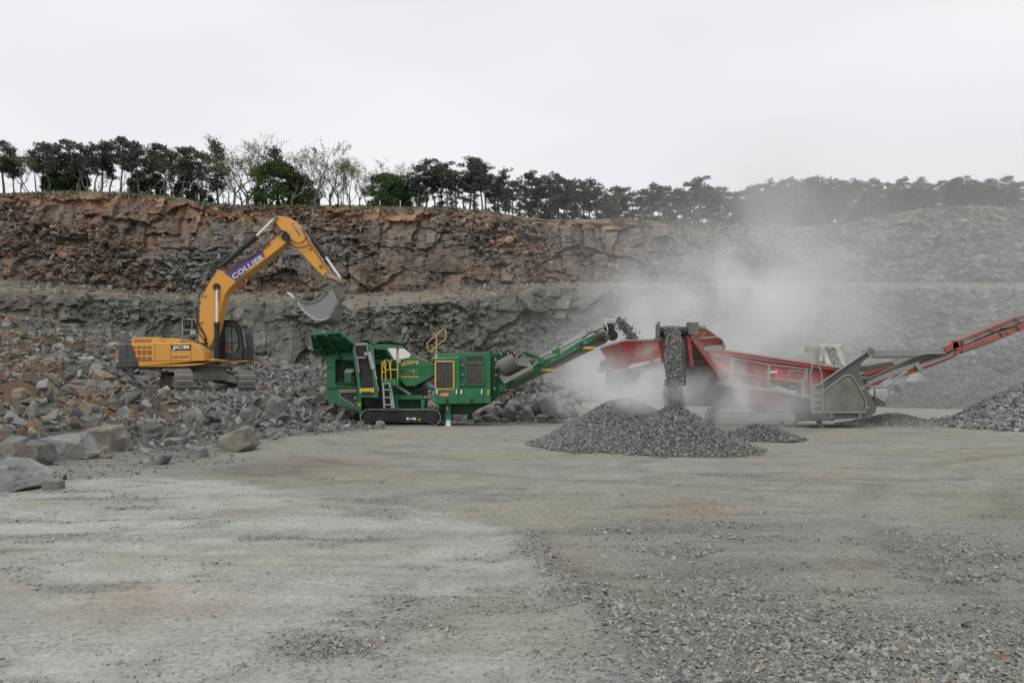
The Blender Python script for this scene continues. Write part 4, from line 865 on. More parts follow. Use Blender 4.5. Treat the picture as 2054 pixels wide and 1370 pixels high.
    m = MB(); m.prism(E([(196, 728), (293, 725), (293, 753), (197, 757)], 31.69), 31.69, 31.71); m.build("warning_sticker", 'orange', sk); m = MB(); m.prism(E([(192, 726), (214, 726), (214, 754), (192, 756)], 31.68), 31.68, 31.71); m.build("sticker_panel", 'dirtsteel', sk)
    m = MB()
    for x in (178, 370, 417, 617): m.box(E((x, 712), 31.67), (.05, .05, .20))
    m.each("latch", 'white', sk)
    m = MB()
    for x in (277, 520): m.box(E((x, 800), 31.68), (.10, .04, .18))
    m.each("lifting_eye", 'dark', sk)
    m = MB()
    for x in (388, 636): m.bar(E((x, 692), 31.695), E((x, 828), 31.695), .015, .02)
    m.build("door_gap", 'green_dark', sk)
    m = MB(); m.box(E((681, 718), 31.69), (.06, .02, .22)); m.build("yellow_label", 'gyellow', sk)
    # tail of the main conveyor, discharge end panels
    m = MB(); m.prism(E([(705, 338), (935, 326), (950, 345), (880, 372), (775, 400), (780, 560), (835, 650), (822, 725), (745, 790), (705, 815)], 32.4), 32.4, 34.4); m.build("end_panel", 'green_dark', cr, .01)
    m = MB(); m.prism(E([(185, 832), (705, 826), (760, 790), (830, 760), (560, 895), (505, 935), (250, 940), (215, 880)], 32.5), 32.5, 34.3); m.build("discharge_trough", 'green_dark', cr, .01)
    # main conveyor
    m = MB()
    for yy in (32.35, 34.1): m.prism(H([(150, 1060), (150, 960), (300, 900), (670, 690), (820, 598), (1050, 512), (1330, 332), (1555, 230), (1592, 290), (1350, 430), (850, 702), (330, 988), (200, 1060)], yy), yy, yy + .07)
    mc = m.build("main_conveyor", 'green', cr, .01)
    m = MB(); m.prism(H([(-180, 1240), (100, 1120), (330, 985), (850, 700), (1590, 292), (1745, 215), (1790, 250), (1735, 345), (1480, 478), (960, 738), (480, 975), (160, 1130), (-60, 1260)], 32.5), 32.5, 34.0); m.build("belt", 'belt_dusty', mc)
    m = MB(); m.prism(H([(900, 500), (1000, 405), (1240, 270), (1470, 150), (1725, 65), (1738, 105), (1600, 160), (1500, 205), (1300, 312), (1050, 440), (905, 520)], 32.42), 32.42, 34.05); m.prism(H([(760, 560), (905, 470), (925, 490), (820, 590), (790, 590)], 32.42), 32.42, 32.6); skt = m.build("belt_cover", 'tan_dust', mc, .01)
    m = MB()
    for x, y in ((1015, 405), (1078, 375), (1456, 185), (1518, 155), (1700, 90)): m.box(H((x, y), 32.41), (.10, .03, .03))
    m.tube(v3(H, [(1040, 405), (1046, 372)], 32.4), .012, 6); m.build("bracket", 'dark', skt)
    m = MB(); m.cyl(H((1822, 240), 32.6), H((1822, 240), 33.95), .24, 24); m.build("head_drum", 'belt', mc, smooth=35)
    m = MB(); m.prism(H([(1730, 62), (1820, 60), (1860, 115), (1860, 150), (1750, 160)], 32.9), 32.9, 34.0); m.build("head_hood", 'black', mc)
    m = MB(); m.box(H((1655, 215), 32.25), (.42, .25, .25)); m.cyl(H((1610, 225), 32.2), H((1720, 190), 32.2), .12, 12); m.box(H((1600, 255), 32.3), (.35, .2, .16)); m.box(H((1725, 275), 32.35), (.2, .2, .2)); m.build("drive_motor", 'sgrey', mc, .02)
    m = MB(); m.tube(v3(H, [(1755, 165), (1735, 90), (1712, 5), (1795, 0), (1862, 22)], 32.4), .022, 6); m.tube(v3(H, [(1862, 22), (1880, 90), (1905, 140)], 32.5), .012, 6); m.build("guard_hoop", 'white', mc)
    m = MB(); m.tube(v3(H, [(1380, 290), (1420, 265), (1470, 215), (1520, 195), (1570, 198), (1590, 225)], 32.3), .03, 6); m.tube(v3(H, [(325, 920), (305, 970), (290, 1040), (240, 1085), (150, 1150), (50, 1180)], 32.15), .03, 6); m.tube(v3(H, [(522, 985), (505, 1040), (470, 1090), (420, 1140)], 32.4), .022, 6)
    m.each("hose", 'rubber', mc)
    m = MB(); m.tube(v3(H, [(60, 1110), (85, 1000), (125, 900), (125, 800), (108, 700), (105, 600), (125, 545), (165, 510), (400, 495)], 32.2), .03, 6); m.tube(v3(H, [(120, 700), (140, 600), (240, 570), (380, 540)], 32.22), .025, 6); m.each("hose", 'rubber', cr)
    m = MB()
    for x, y in ((182, 510), (288, 505), (378, 498), (105, 598), (108, 710), (110, 822), (90, 1020)): m.box(H((x, y), 32.17), (.03, .05, .09))
    m.build("hose_tie", 'white', cr)
    for pl, tx in (([(738, 772), (785, 728), (968, 732), (932, 775)], (745, 925)), ([(1370, 448), (1415, 403), (1592, 410), (1545, 452)], (1380, 1540)), ([(206, 1062), (218, 1032), (382, 1034), (360, 1068)], (215, 360))):
        m = MB(); m.prism(H(pl, 32.38), 32.38, 34.1); yg = m.build("nip_guard", 'gyellow', mc, .01); m = MB(); yb = pl[0][1]
        for k in range(9): x = tx[0] + (tx[1] - tx[0]) * k / 8.5; m.prism(H([(x + 6, yb - 12), (x + 14, yb - 16), (x + 12, yb + 12), (x, yb + 14)], 32.37), 32.365, 32.375)
        m.build("guard_slot", 'dark', yg)
    m = MB(); m.prism(H([(358, 908), (662, 748), (668, 760), (362, 922)], 32.345), 32.34, 32.36); m.build("yellow_label", 'gyellow', mc)
    m = MB(); m.prism(H([(1340, 360), (1395, 345), (1400, 385), (1345, 402)], 32.33), 32.33, 32.36); m.build("sticker_panel", 'black', mc); m = MB(); m.prism(H([(1395, 335), (1442, 318), (1448, 350), (1400, 368)], 32.33), 32.33, 32.36); m.build("sticker", 'blue', mc)
    m = MB()
    for x, y in ((1030, 470), (1080, 480), (1085, 518), (1010, 510), (1135, 455), (925, 625), (965, 595), (1265, 440)): m.disc(H((x, y), 32.31), .045, .05, 10)
    m.build("bolt", 'slight', mc)
    m = MB(); m.prism(H([(900, 500), (920, 465), (1030, 420), (1060, 445), (1050, 512), (900, 520)], 32.3), 32.3, 32.4); m.build("hinge_plate", 'green', mc, .01)
    # overband magnet
    m = MB(); m.prism(H([(130, 690), (150, 662), (318, 572), (355, 598), (372, 660), (400, 685), (520, 685), (600, 690), (300, 840), (210, 805), (155, 765)], 31.9), 31.9, 32.3); mg = m.build("magnet", 'black', cr, .04)
    m = MB(); m.cyl(H((170, 735), 31.95), H((395, 620), 31.95), .36, 20); m.cyl(H((130, 720), 31.9), H((345, 600), 31.9), .20, 16); m.build("magnet_belt", 'belt_dusty', mg, smooth=35)
    m = MB(); m.prism(H([(345, 602), (362, 598), (398, 655), (420, 668), (600, 678), (648, 640), (600, 612), (430, 628), (395, 655), (420, 605), (470, 585), (610, 600), (665, 650), (655, 705), (400, 682)], 31.85), 31.85, 31.95)
    m.prism(H([(178, 850), (205, 838), (290, 850), (620, 690), (660, 700), (660, 730), (240, 952), (222, 935)], 31.8), 31.8, 32.2); m.build("magnet_frame", 'slight', mg, .01)
    m = MB(); m.box(H((228, 640), 31.7), (.06, .03, .06)); m.build("sticker", 'white', mg)
    m = MB(); m.prism(H([(480, 485), (520, 478), (740, 555), (740, 590), (500, 540)], 32.1), 32.1, 32.3); m.bar(H((520, 480), 32.05), H((735, 560), 32.05), .08, .06); m.build("magnet_arm", 'green', cr, .01)
    m = MB(); m.bar(H((770, 570), 32.1), H((930, 478), 32.1), .1, .14); m.bar(H((760, 560), 32.0), H((880, 480), 32.0), .06, .08); m.each("strut", 'tan_dust', cr)
    m = MB(); m.cyl(H((770, 612), 31.95), H((770, 612), 32.4), .14, 16); m.build("pivot_boss", 'green', cr, smooth=35)
    m = MB()
    for x, y, s_ in ((455, 520, .2), (480, 560, .18), (420, 570, .2), (520, 530, .12), (640, 620, .2), (690, 600, .16), (440, 470, .14)): m.box(H((x, y), 31.95), (s_, .2, s_), Matrix.Rotation(x, 3, 'Y'))
    for pth in ([(400, 520), (420, 450), (480, 420), (560, 440)], [(430, 600), (470, 540), (540, 520)], [(380, 560), (440, 580), (500, 560)]): m.tube(v3(H, pth, 31.9), .025, 6)
    m.build("hydraulic_motor", 'dirtsteel', cr)
    # jacking legs
    for x, yy in ((290, 32.0), (500, 33.8)):
        m = MB(); m.prism(E([(x - 28, 840), (x + 25, 840), (x + 22, 940), (x + 30, 985), (x - 30, 985), (x - 22, 940)], yy), yy, yy + .25); lg = m.build("jacking_leg", 'green', cr, .01)
        m = MB(); a = Vector(E((x, 985), yy + .12)); m.box((a[0], a[1], a[2] / 2 + .01), (.18, .16, a[2])); m.box((a[0], a[1], .02), (.26, .26, .04)); m.build("jack_foot", 'white', lg)
    m = MB(); m.box(E((279, 875), 31.98), (.07, .02, .16)); m.build("yellow_label", 'gyellow', cr)
    # tall grab rail on the roof
    m = MB(); m.tube(v3(E, [(176, 378), (172, 155)], 33.0), .022, 8); m.tube(v3(E, [(172, 155), (225, 105), (245, 98), (262, 108), (270, 185), (172, 268), (108, 322), (92, 320), (80, 240), (172, 155)], 33.0), .020, 8); m.build("grab_rail", 'gyellow', cr, smooth=50)
crusher()
# stone thrown off the crusher's conveyor
def falling(name, label, pts, n, size, seed, cols, grp=None):
    rs = np.random.RandomState(seed); P0, S = pts(rs, n); V, Fc, CC = scatter_arrays(SMALL, P0, S * size, palette(n, rs, cols, .3), seed)
    o = np_mesh(name, V, Fc, M['stone'], CC); tag(o, label, "stone", kind='stuff')
def _t1(rs, n):
    t = rs.uniform(0, 1, n) ** .8; lane = rs.normal(0, .09, n); x = PX(1228, 33.2) + .15 + t * 1.0 + lane * .8; z = PZ(655, 33.2) + .22 - .15 * t - .95 * t ** 2 + lane + rs.normal(0, .05, n); return np.stack([x, rs.uniform(32.7, 33.9, n), z], 1), rs.uniform(.6, 1.5, n)
falling("falling_stone", "crushed stone flying off the top of the green crusher's conveyor", _t1, 700, .085, 31, GREYS)

# ------------------------------------------------------------------ RED SCREENER
J = view(1180, 630, 10.27); K = view(1360, 640, 10.27); L = view(1440, 690, 7.609); Q = view(1600, 680, 7.209); S = view(1740, 620, 5.271); O = view(0, 0, 1)
def screener():
    sc = empty("tracked_screener", (PX(1580, 31), 32.0, 0), "dusty red and grey tracked screener with a long red conveyor rising to the right", "screener")
    # feed hopper
    m = MB(); plate(m, J, [(270, 700, 30.4), (620, 590, 30.4), (740, 560, 30.4), (1560, 528, 30.4), (1560, 900, 31.1), (860, 1045, 31.2), (800, 1130, 31.25), (545, 1168, 31.3)], .06)
    plate(m, J, [(262, 692, 30.4), (390, 915, 31.1), (420, 905, 33.9), (330, 700, 34.5)], .05); plate(m, J, [(330, 700, 34.4), (1560, 560, 34.4), (1560, 880, 33.8), (545, 1100, 33.8)], .05)
    hp = m.build("feed_hopper", 'red_clean', sc)
    m = MB(); ys_ = 30.34
    m.bar(J((262, 692), ys_), J((620, 582), ys_), .1, .06); m.bar(J((620, 582), ys_), J((740, 548), ys_), .1, .06); m.bar(J((740, 548), ys_), J((1450, 524), ys_), .1, .06)
    m.build("hopper_rim", 'slight', hp)
    m = MB()
    for (a, ya), (b, yb), wd in (((545, 610), (705, 1150), .10), ((600, 600), (800, 1140), .12), ((1135, 548), (1330, 1030), .17), ((300, 720), (600, 1160), .08)): m.bar(J((a, ya), 30.33), J((b, yb), 31.2), .1, wd)
    m.bar(J((420, 860), 30.7), J((620, 850), 30.8), .05, .05); m.bar(J((330, 770), 30.5), J((560, 690), 30.45), .05, .04)
    m.each("stiffener", 'red', hp)
    m = MB(); m.prism(J([(385, 925), (470, 960), (540, 1165), (500, 1188), (308, 1192), (340, 990)], 31.4), 31.4, 33.0); m.prism(J([(375, 925), (340, 985), (300, 1192), (330, 1192), (365, 1000)], 31.35), 31.35, 33.1); m.build("hopper_base", 'sgrey', sc)
    m = MB(); m.prism(O([(1228, 745), (1262, 742), (1345, 715), (1420, 700), (1455, 740), (1500, 765), (1600, 795), (1600, 822), (1420, 815), (1280, 812), (1222, 780)], 31.6), 31.6, 33.6); m.build("chassis", 'sgrey', sc, .02)
    m = MB(); plate(m, K, [(440, 235, 31.6), (530, 195, 31.6), (610, 205, 31.6), (800, 350, 31.6), (905, 420, 31.7), (955, 540, 31.9), (960, 640, 32.0), (640, 770, 32.0), (320, 680, 31.8), (290, 380, 31.6)], .08); ep = m.build("hopper_end", 'red', sc)
    m = MB(); m.prism(K([(300, 380), (800, 350), (830, 385), (300, 425)], 31.5), 31.5, 31.6); m.prism(K([(900, 420), (925, 425), (985, 560), (985, 630), (945, 640), (945, 560)], 31.6), 31.6, 31.8); m.prism(K([(330, 640), (690, 540), (915, 535), (940, 640), (640, 650), (420, 740), (330, 740)], 31.5), 31.5, 31.9); m.build("dust_flap", 'slight', ep)
    m = MB(); m.box(K((350, 780), 31.2), (.35, .3, .4)); m.box(K((500, 860), 31.3), (.6, .3, .45)); m.box(K((380, 900), 31.2), (.3, .3, .5)); m.cyl(K((340, 740), 31.1), K((400, 720), 31.1), .15, 12); m.box(K((560, 1100), 31.4), (.5, .2, .9)); m.build("drive_motor", 'sgrey', sc, .02)
    # screen box
    m = MB(); m.prism(O([(1425, 712), (1455, 712), (1560, 727), (1690, 745), (1683, 762), (1628, 783), (1592, 768), (1552, 776), (1518, 772), (1502, 760), (1493, 745), (1430, 757)], 30.9), 30.9, 33.4); sb = m.build("screen_box", 'red', sc, .01)
    m = MB(); m.prism(O([(1422, 704), (1454, 702), (1560, 716), (1660, 730), (1688, 738), (1684, 745), (1560, 728), (1454, 713), (1424, 714)], 30.7), 30.7, 30.85); m.build("side_gutter", 'red', sb, .01)
    m = MB(); m.prism(O([(1454, 700), (1688, 736), (1688, 739), (1454, 704)], 30.66), 30.66, 33.5); m.build("dusty_rim", 'tan_dust', sb)
    m = MB(); m.disc(L((925, 470), 30.75), .22, .2, 20); m.build("motor_cover", 'red_clean', sb, smooth=35)
    m = MB(); m.prism(L([(742, 412), (912, 380), (912, 405), (745, 425)], 30.5), 30.5, 30.7); wb = m.build("motor_guard", 'red_clean', sb); m = MB(); m.prism(L([(745, 425), (912, 403), (908, 436), (752, 450)], 30.5), 30.5, 30.7); m.build("guard_label", 'white', wb)
    m = MB(); m.prism(L([(250, 480), (430, 455), (500, 560), (560, 612), (250, 560)], 30.82), 30.82, 30.89); m.prism(L([(1190, 610), (1430, 680), (1430, 730), (1190, 700)], 30.82), 30.82, 30.89); m.each("side_plate", 'sgrey', sb)
    m = MB()
    for x, y, s_ in ((780, 610, .12), (1120, 640, .12), (1170, 660, .1), (830, 610, .1), (370, 400, .15), (1270, 565, .12)): m.box(L((x, y), 30.7), (s_ * 1.4, .15, s_))
    m.build("linkage", 'dirtsteel', sb)
    m = MB()
    for x, y in ((470, 340), (570, 300), (660, 370), (560, 590), (620, 580), (760, 470), (1020, 420), (1000, 590), (900, 620), (1500, 480), (1560, 600)): m.disc(L((x, y), 30.86), .03, .05, 8)
    for x in (250, 310, 375): m.bar(L((x, 280), 30.85), L((x, 400), 30.85), .03, .02)
    m.build("bolt", 'dirtsteel', sb)
    # walkway and rails
    m = MB(); m.prism(L([(0, 545), (200, 578), (1410, 782), (1410, 828), (1280, 800), (200, 640), (0, 590)], 30.3), 30.3, 30.85); ww = m.build("walkway", 'slight', sc, .01)
    m = MB(); m.bar(L((-60, 530), 30.3), L((1400, 755), 30.3), .03, .025)
    for pth in ([(-90, 175), (240, 225), (760, 310), (1395, 388), (1410, 420)], [(-90, 400), (240, 430), (780, 520), (1310, 582)], [(1090, 410), (1110, 402), (1300, 425), (1318, 445), (1312, 570)], [(1090, 410), (1082, 535), (1130, 552), (1310, 575)]): m.tube(v3(L, pth, 30.28), .024, 8)
    for x, y0, y1, wd in ((222, 212, 590, .09), (785, 305, 640, .09), (1350, 388, 720, .10), (1315, 560, 830, .13)): m.bar(L((x, y0), 30.27), L((x - 25, y1), 30.27), .06, wd)
    m.tube(v3(L, [(400, 250), (415, 380)], 30.4), .015, 6); m.tube(v3(L, [(1230, 360), (1240, 520)], 30.4), .015, 6); m.tube(v3(L, [(890, 450), (905, 620), (780, 635)], 30.4), .022, 6)
    m.build("handrail", 'slight', sc)
    m = MB()
    for pth in ([(1440, 1050), (1432, 700), (1415, 450), (1452, 300), (1462, 290)], [(1598, 1050), (1600, 700), (1582, 450), (1530, 300), (1515, 290)]): m.tube(v3(L, pth, 30.1), .03, 8)
    for y in (615, 705, 752, 840, 938, 1040): m.bar(L((1438, y), 30.1), L((1600, y), 30.1), .12, .05)
    m.build("ladder", 'slight', sc)
    m = MB(); m.prism(L([(330, 660), (700, 720), (1010, 770), (1040, 830), (1000, 885), (940, 920), (660, 905), (345, 840)], 31.0), 31.0, 33.0); m.build("belly_hopper", 'red', sc, .02)
    m = MB(); m.tube(v3(L, [(345, 850), (500, 890), (660, 920), (860, 925), (980, 905), (1030, 880)], 30.9), .05, 8); m.build("hose", 'slight', sc)
    m = MB(); m.prism(L([(660, 920), (1000, 880), (1200, 800), (1450, 840), (1480, 1170), (1180, 1190), (1060, 1030), (700, 1040)], 31.3), 31.3, 33.0); m.build("rear_chassis", 'sgrey', sc, .02)
    # tall grey end frame
    outl = [(180, 1172), (200, 1060), (200, 850), (215, 722), (370, 635), (600, 462), (800, 320), (1000, 188), (1030, 172), (1085, 180), (1104, 205), (1062, 240), (945, 325), (912, 370), (898, 440), (903, 515), (960, 645), (1040, 790), (1105, 900), (1145, 980), (1128, 1060), (1060, 1110), (920, 1142), (520, 1165)]
    for yy in (33.2, 30.45):
        m = MB(); m.prism(Q(outl, yy), yy, yy + .1); ef = m.build("end_frame", 'sgrey', sc, .015)
    m = MB(); m.prism(Q([(200, 850), (600, 500), (760, 480), (985, 880), (980, 1080), (220, 1120)], 30.7), 30.7, 33.1); m.build("frame_core", 'sgrey', ef)
    lip = [(370, 765), (500, 665), (660, 545), (700, 526), (760, 528), (800, 555), (850, 640), (930, 780), (985, 885), (980, 1060)]
    m = MB(); m.tube(v3(Q, lip, 30.42), .035, 8); m.bar(Q((370, 1062), 30.4), Q((982, 1058), 30.4), .1, .06); m.build("panel_lip", 'slight', ef)
    m = MB(); m.prism(Q([(385, 775), (690, 550), (760, 550), (820, 630), (960, 890), (955, 1050), (395, 1052)], 30.44), 30.42, 30.45); m.build("side_panel", 'dirtsteel', ef)
    m = MB()
    for x in (490, 905): m.prism(Q([(x - 25, 1070), (x + 25, 1070), (x + 15, 1140), (x - 15, 1140)], 30.4), 30.4, 30.45)
    m.each("panel_bracket", 'slight', ef)
    m = MB(); m.bar(Q((215, 715), 30.38), Q((1000, 180), 30.38), .12, .035); m.build("frame_edge", 'slight', ef)
    m = MB(); m.prism(Q([(910, 690), (962, 690), (962, 728), (910, 728)], 30.43), 30.43, 30.45); st = m.build("warning_sticker", 'gyellow', ef); m = MB(); m.box(Q((936, 709), 30.42), (.06, .01, .06)); m.build("sticker_symbol", 'black', st)
    m = MB(); m.prism(Q([(998, 975), (1030, 975), (1030, 1000), (998, 1000)], 30.43), 30.43, 30.45); m.build("sticker", 'tan_dust', ef)
    m = MB(); m.disc(Q((1060, 190), 30.38), .17, .4, 16); m.box(Q((1035, 150), 30.5), (.12, .1, .16)); m.build("pivot_head", 'dirtsteel', ef, smooth=35)
    m = MB()
    for x in (287, 325):
        a = Vector(Q((x, 1185), 30.7)); m.bar(a, (a[0] + .12, 30.7, .0), .1, .09)
    m.box((Q((310, 1172), 30.7)[0], 30.7, Q((310, 1172), 30.7)[2]), (1.1, .4, .06)); m.build("support_leg", 'dirtsteel', sc)
    # tracks
    for yy in (31.0, 33.6):
        x0 = PX(1418, yy); x1 = PX(1598, 31.0) + (yy - 31) * .25; c = Vector(((x0 + x1) / 2, yy, .39)); m = MB(); m.box(c, (x1 - x0 - .8, .3, .36)); fr = m.build("track_frame", 'sgrey', sc, .02)
        m = MB(); track_loop(m, c, (1, 0, 0), (0, 1, 0), x1 - x0, .36, .46, 50, .04, .03); m.build("track", 'dirtsteel', fr)
        for sg in (-1, 1):
            cc = c + Vector((sg * ((x1 - x0) / 2 - .38), 0, 0)); m = MB(); m.cyl(cc - Vector((0, .22, 0)), cc + Vector((0, .2, 0)), .28, 24); m.cyl(cc - Vector((0, .27, 0)), cc - Vector((0, .22, 0)), .17, 20); m.build("sprocket" if sg > 0 else "idler", 'slight', fr, smooth=35)
    # discharge conveyor to the right
    m = MB(); m.prism(S([(0, 800), (0, 735), (300, 600), (520, 500), (860, 400), (1000, 350), (1560, 112), (2100, -110), (2100, -30), (1650, 180), (1010, 420), (860, 500), (540, 610)], 31.2), 31.2, 32.7); rc = m.build("discharge_conveyor", 'sgrey', sc, .01)
    m = MB(); m.prism(S([(900, 352), (985, 318), (1300, 190), (1560, 86), (1660, 68), (2100, -120), (2100, -95), (1600, 108), (1310, 222), (1000, 345), (910, 375)], 31.1), 31.1, 31.2); m.build("top_rail", 'red', rc, .01)
    m = MB(); m.prism(S([(1000, 352), (1310, 228), (1590, 110), (1660, 84), (2100, -98), (2100, -58), (1660, 125), (1330, 240), (1010, 385)], 31.12), 31.12, 31.2); m.build("belt_skirt", 'slight', rc)
    m = MB(); m.prism(S([(0, 815), (240, 712), (520, 600), (870, 470), (1010, 400), (1640, 150), (2100, -40), (2100, 30), (1650, 215), (1360, 340), (1220, 370), (1010, 440), (900, 520), (560, 650), (420, 700), (240, 720), (20, 850)], 31.05), 31.05, 31.2); m.build("lower_rail", 'red', rc, .01)
    m = MB(); m.prism(S([(0, 770), (300, 640), (540, 560), (560, 590), (330, 690), (0, 800)], 30.98), 30.98, 31.05); m.prism(S([(560, 590), (830, 500), (960, 400), (985, 410), (900, 500), (560, 625)], 30.98), 30.98, 31.05); m.prism(S([(500, 590), (545, 570), (590, 640), (540, 648)], 30.9), 30.9, 31.0); m.each("frame_plate", 'slight', rc)
    m = MB(); m.prism(S([(1010, 440), (1350, 325), (1350, 348), (1000, 470)], 31.0), 31.0, 32.6); m.build("return_belt", 'belt_dusty', rc)
    m = MB()
    for (a, b) in (((990, 320), (1020, 365)), ((1145, 265), (1170, 300)), ((1300, 200), (1330, 240)), ((1560, 90), (1610, 140)), ((930, 470), (980, 370)), ((1590, 180), (1620, 230)), ((1400, 240), (1440, 280))): m.bar(S(a, 31.0), S(b, 31.0), .06, .06)
    m.box(S((1480, 245), 31.0), (.14, .05, .05)); m.prism(S([(1420, 195), (1480, 165), (1600, 160), (1500, 195), (1430, 205)], 31.0), 31.0, 31.1); m.build("conveyor_bracket", 'dirtsteel', rc)
    m = MB(); m.box(S((880, 400), 30.95), (.6, .15, .25), Matrix.Rotation(-.4, 3, 'Y')); m.box(S((935, 380), 30.95), (.3, .15, .35)); m.prism(S([(925, 480), (975, 370), (990, 430), (960, 490)], 30.9), 30.9, 31.0); m.build("fold_hinge", 'red', rc)
    m = MB(); m.prism(S([(0, 600), (235, 556), (275, 568), (300, 590), (0, 665)], 31.6), 31.6, 33.0); m.prism(S([(0, 665), (280, 590), (290, 608), (0, 700)], 31.5), 31.5, 31.6); m.build("tail_cover", 'sgrey', sc, .01)
    m = MB(); m.prism(S([(-30, 695), (-25, 680), (285, 588), (290, 605), (0, 700)], 31.45), 31.45, 31.52); m.build("tail_rail", 'red_clean', sc)
    m = MB(); m.bar(S((60, 470), 31.0), S((450, 462), 31.0), .15, .26); m.bar(S((450, 462), 31.0), S((840, 432), 31.0), .12, .2); m.bar(S((20, 515), 31.2), S((500, 505), 31.2), .05, .05); m.bar(S((60, 490), 32.6), S((840, 440), 32.6), .12, .2); m.build("raising_ram", 'slight', sc, .01)
    m = MB(); m.tube(v3(S, [(10, 828), (150, 830), (200, 818), (250, 790), (310, 735), (350, 700), (420, 662)], 30.8), .05, 8); m.tube(v3(S, [(500, 490), (640, 470), (830, 470)], 30.9), .03, 6); m.each("hose", 'slight', sc)
    m = MB(); m.bar(S((75, 850), 31.4), S((78, 950), 31.4), .04, .04); m.prism(S([(60, 925), (110, 940), (190, 985), (188, 1026), (100, 1024)], 31.2), 31.2, 32.4); m.build("tail_guard", 'sgrey', sc)
    # side conveyor whose head drum faces the camera
    HD = 20.7; hx, hy, hz = PX(1350, HD), HD, PZ(665, HD); tx, ty, tz = PX(1425, 30), 30.0, PZ(760, 30)
    m = MB(); xl, xr = PX(1319, HD), PX(1378, HD)
    for a, b in (((xl, hy, hz - .02), (tx - .75, ty, tz)), ((xr + .04, hy, hz - .02), (tx + .45, ty, tz))): m.bar(a, b, .08, .26, up=(1, 0, 0))
    for a in (.12, .4, .7): m.bar((xl + (tx - .75 - xl) * a, hy + (ty - hy) * a, hz - .2 + (tz - hz) * a), (xr + (tx + .45 - xr) * a, hy + (ty - hy) * a, hz - .2 + (tz - hz) * a), .06, .08)
    m.bar((xl + .02, hy + .05, hz), (xl + .22, hy + .2, hz - .85), .08, .1); m.bar((xr + .02, hy - .02, hz - .1), (xr + .16, hy + .1, hz - .95), .07, .1)
    fc = m.build("side_conveyor", 'red', sc, .01)
    m = MB(); vs = []
    for zo_ in (.13, -.13):
        vs += [(xl + .1, hy, hz + zo_), (xr - .04, hy, hz + zo_), (tx + .35, ty, tz + zo_), (tx - .65, ty, tz + zo_)]
    m.add(vs, [(0, 1, 2, 3), (7, 6, 5, 4), (0, 4, 5, 1), (1, 5, 6, 2), (2, 6, 7, 3), (3, 7, 4, 0)]); m.build("belt", 'belt_dusty', fc)
    # dust skirt hanging under the head
    m = MB(); m.add([(xl + .1, hy + .25, hz - .12), (xr, hy + .25, hz - .12), (xr + .35, hy + 1.6, hz - 1.5), (xl + .62, hy + 1.6, hz - 1.5), (xl + .1, hy + .3, hz - .12), (xr, hy + .3, hz - .12), (xr + .35, hy + 1.65, hz - 1.5), (xl + .62, hy + 1.65, hz - 1.5)], [(0, 1, 2, 3), (7, 6, 5, 4), (0, 4, 5, 1), (1, 5, 6, 2), (2, 6, 7, 3), (3, 7, 4, 0)]); m.build("under_guard", 'slight', fc)
    m = MB(); m.cyl((xl + .06, hy, hz), (xr + .02, hy, hz), .12, 20); m.cyl((xl + .04, hy, hz), (xl + .08, hy, hz), .145, 20); m.build("head_drum", 'belt', fc, smooth=35)
    m = MB(); m.box((xl, hy, hz + .02), (.07, .25, .36)); m.box((xl + .02, hy - .05, hz + .2), (.06, .06, .14)); m.box((xl, hy, hz - .22), (.14, .2, .1)); m.build("drum_bearing", 'dirtsteel', fc)
    m = MB(); m.box((xr + .06, hy, hz + .08), (.10, .28, .34)); m.box((xr + .2, hy, hz + .12), (.2, .26, .24)); m.cyl((xr + .3, hy, hz + .09), (xr + .5, hy, hz + .09), .08, 14); m.box((xr + .18, hy - .02, hz - .08), (.2, .2, .1)); m.tube([(xr + .5, hy, hz + .1), (xr + .52, hy, hz), (xr + .42, hy - .02, hz - .16), (xr + .2, hy - .02, hz - .2)], .022, 8); m.build("drum_motor", 'dirtsteel', fc, .01)
    # second side conveyor, seen over the screen box, carrying pale stone away
    yy = 35.5; m = MB(); vs = [Q((340, 112), 38.5), Q((535, 112), 38.5), Q((665, 420), yy), Q((430, 400), yy)]; m.add(vs + [(x, y + .1, z - .12) for x, y, z in vs], [(0, 1, 2, 3), (7, 6, 5, 4), (0, 4, 5, 1), (1, 5, 6, 2), (2, 6, 7, 3), (3, 7, 4, 0)]); bc = m.build("far_conveyor", 'tan_dust', sc)
    m = MB(); m.cyl(Q((300, 120), 38.6), Q((620, 118), 38.6), .14, 14); m.box(Q((230, 150), 38.6), (.8, .3, .3)); m.box(Q((330, 260), 37), (.3, .5, .9)); m.bar(Q((290, 130), 38.5), Q((345, 330), 36), .1, .1); m.bar(Q((590, 120), 38.5), Q((680, 400), 36), .1, .1); m.bar(Q((545, 112), 38.4), Q((660, 390), 35.6), .1, .08); m.bar(Q((355, 112), 38.4), Q((430, 390), 35.6), .1, .08); m.build("conveyor_frame", 'tan_dust', bc)
screener()
def _t2(rs, n):
    yy = rs.uniform(0, 1, n); x = Q((0, 0), 37)[0]; P_ = np.array([Q((400 + 130 * rs.uniform() + 110 * t, 108 + 300 * t), 38.4 - 2.9 * t - .1) for t in yy]); return P_, rs.uniform(.6, 1.4, n)
falling("belt_stone", "pale dusty stone riding up the far conveyor behind the red screener", _t2, 500, .10, 33, [(.30, .30, .28), (.16, .16, .15), (.38, .38, .35)])
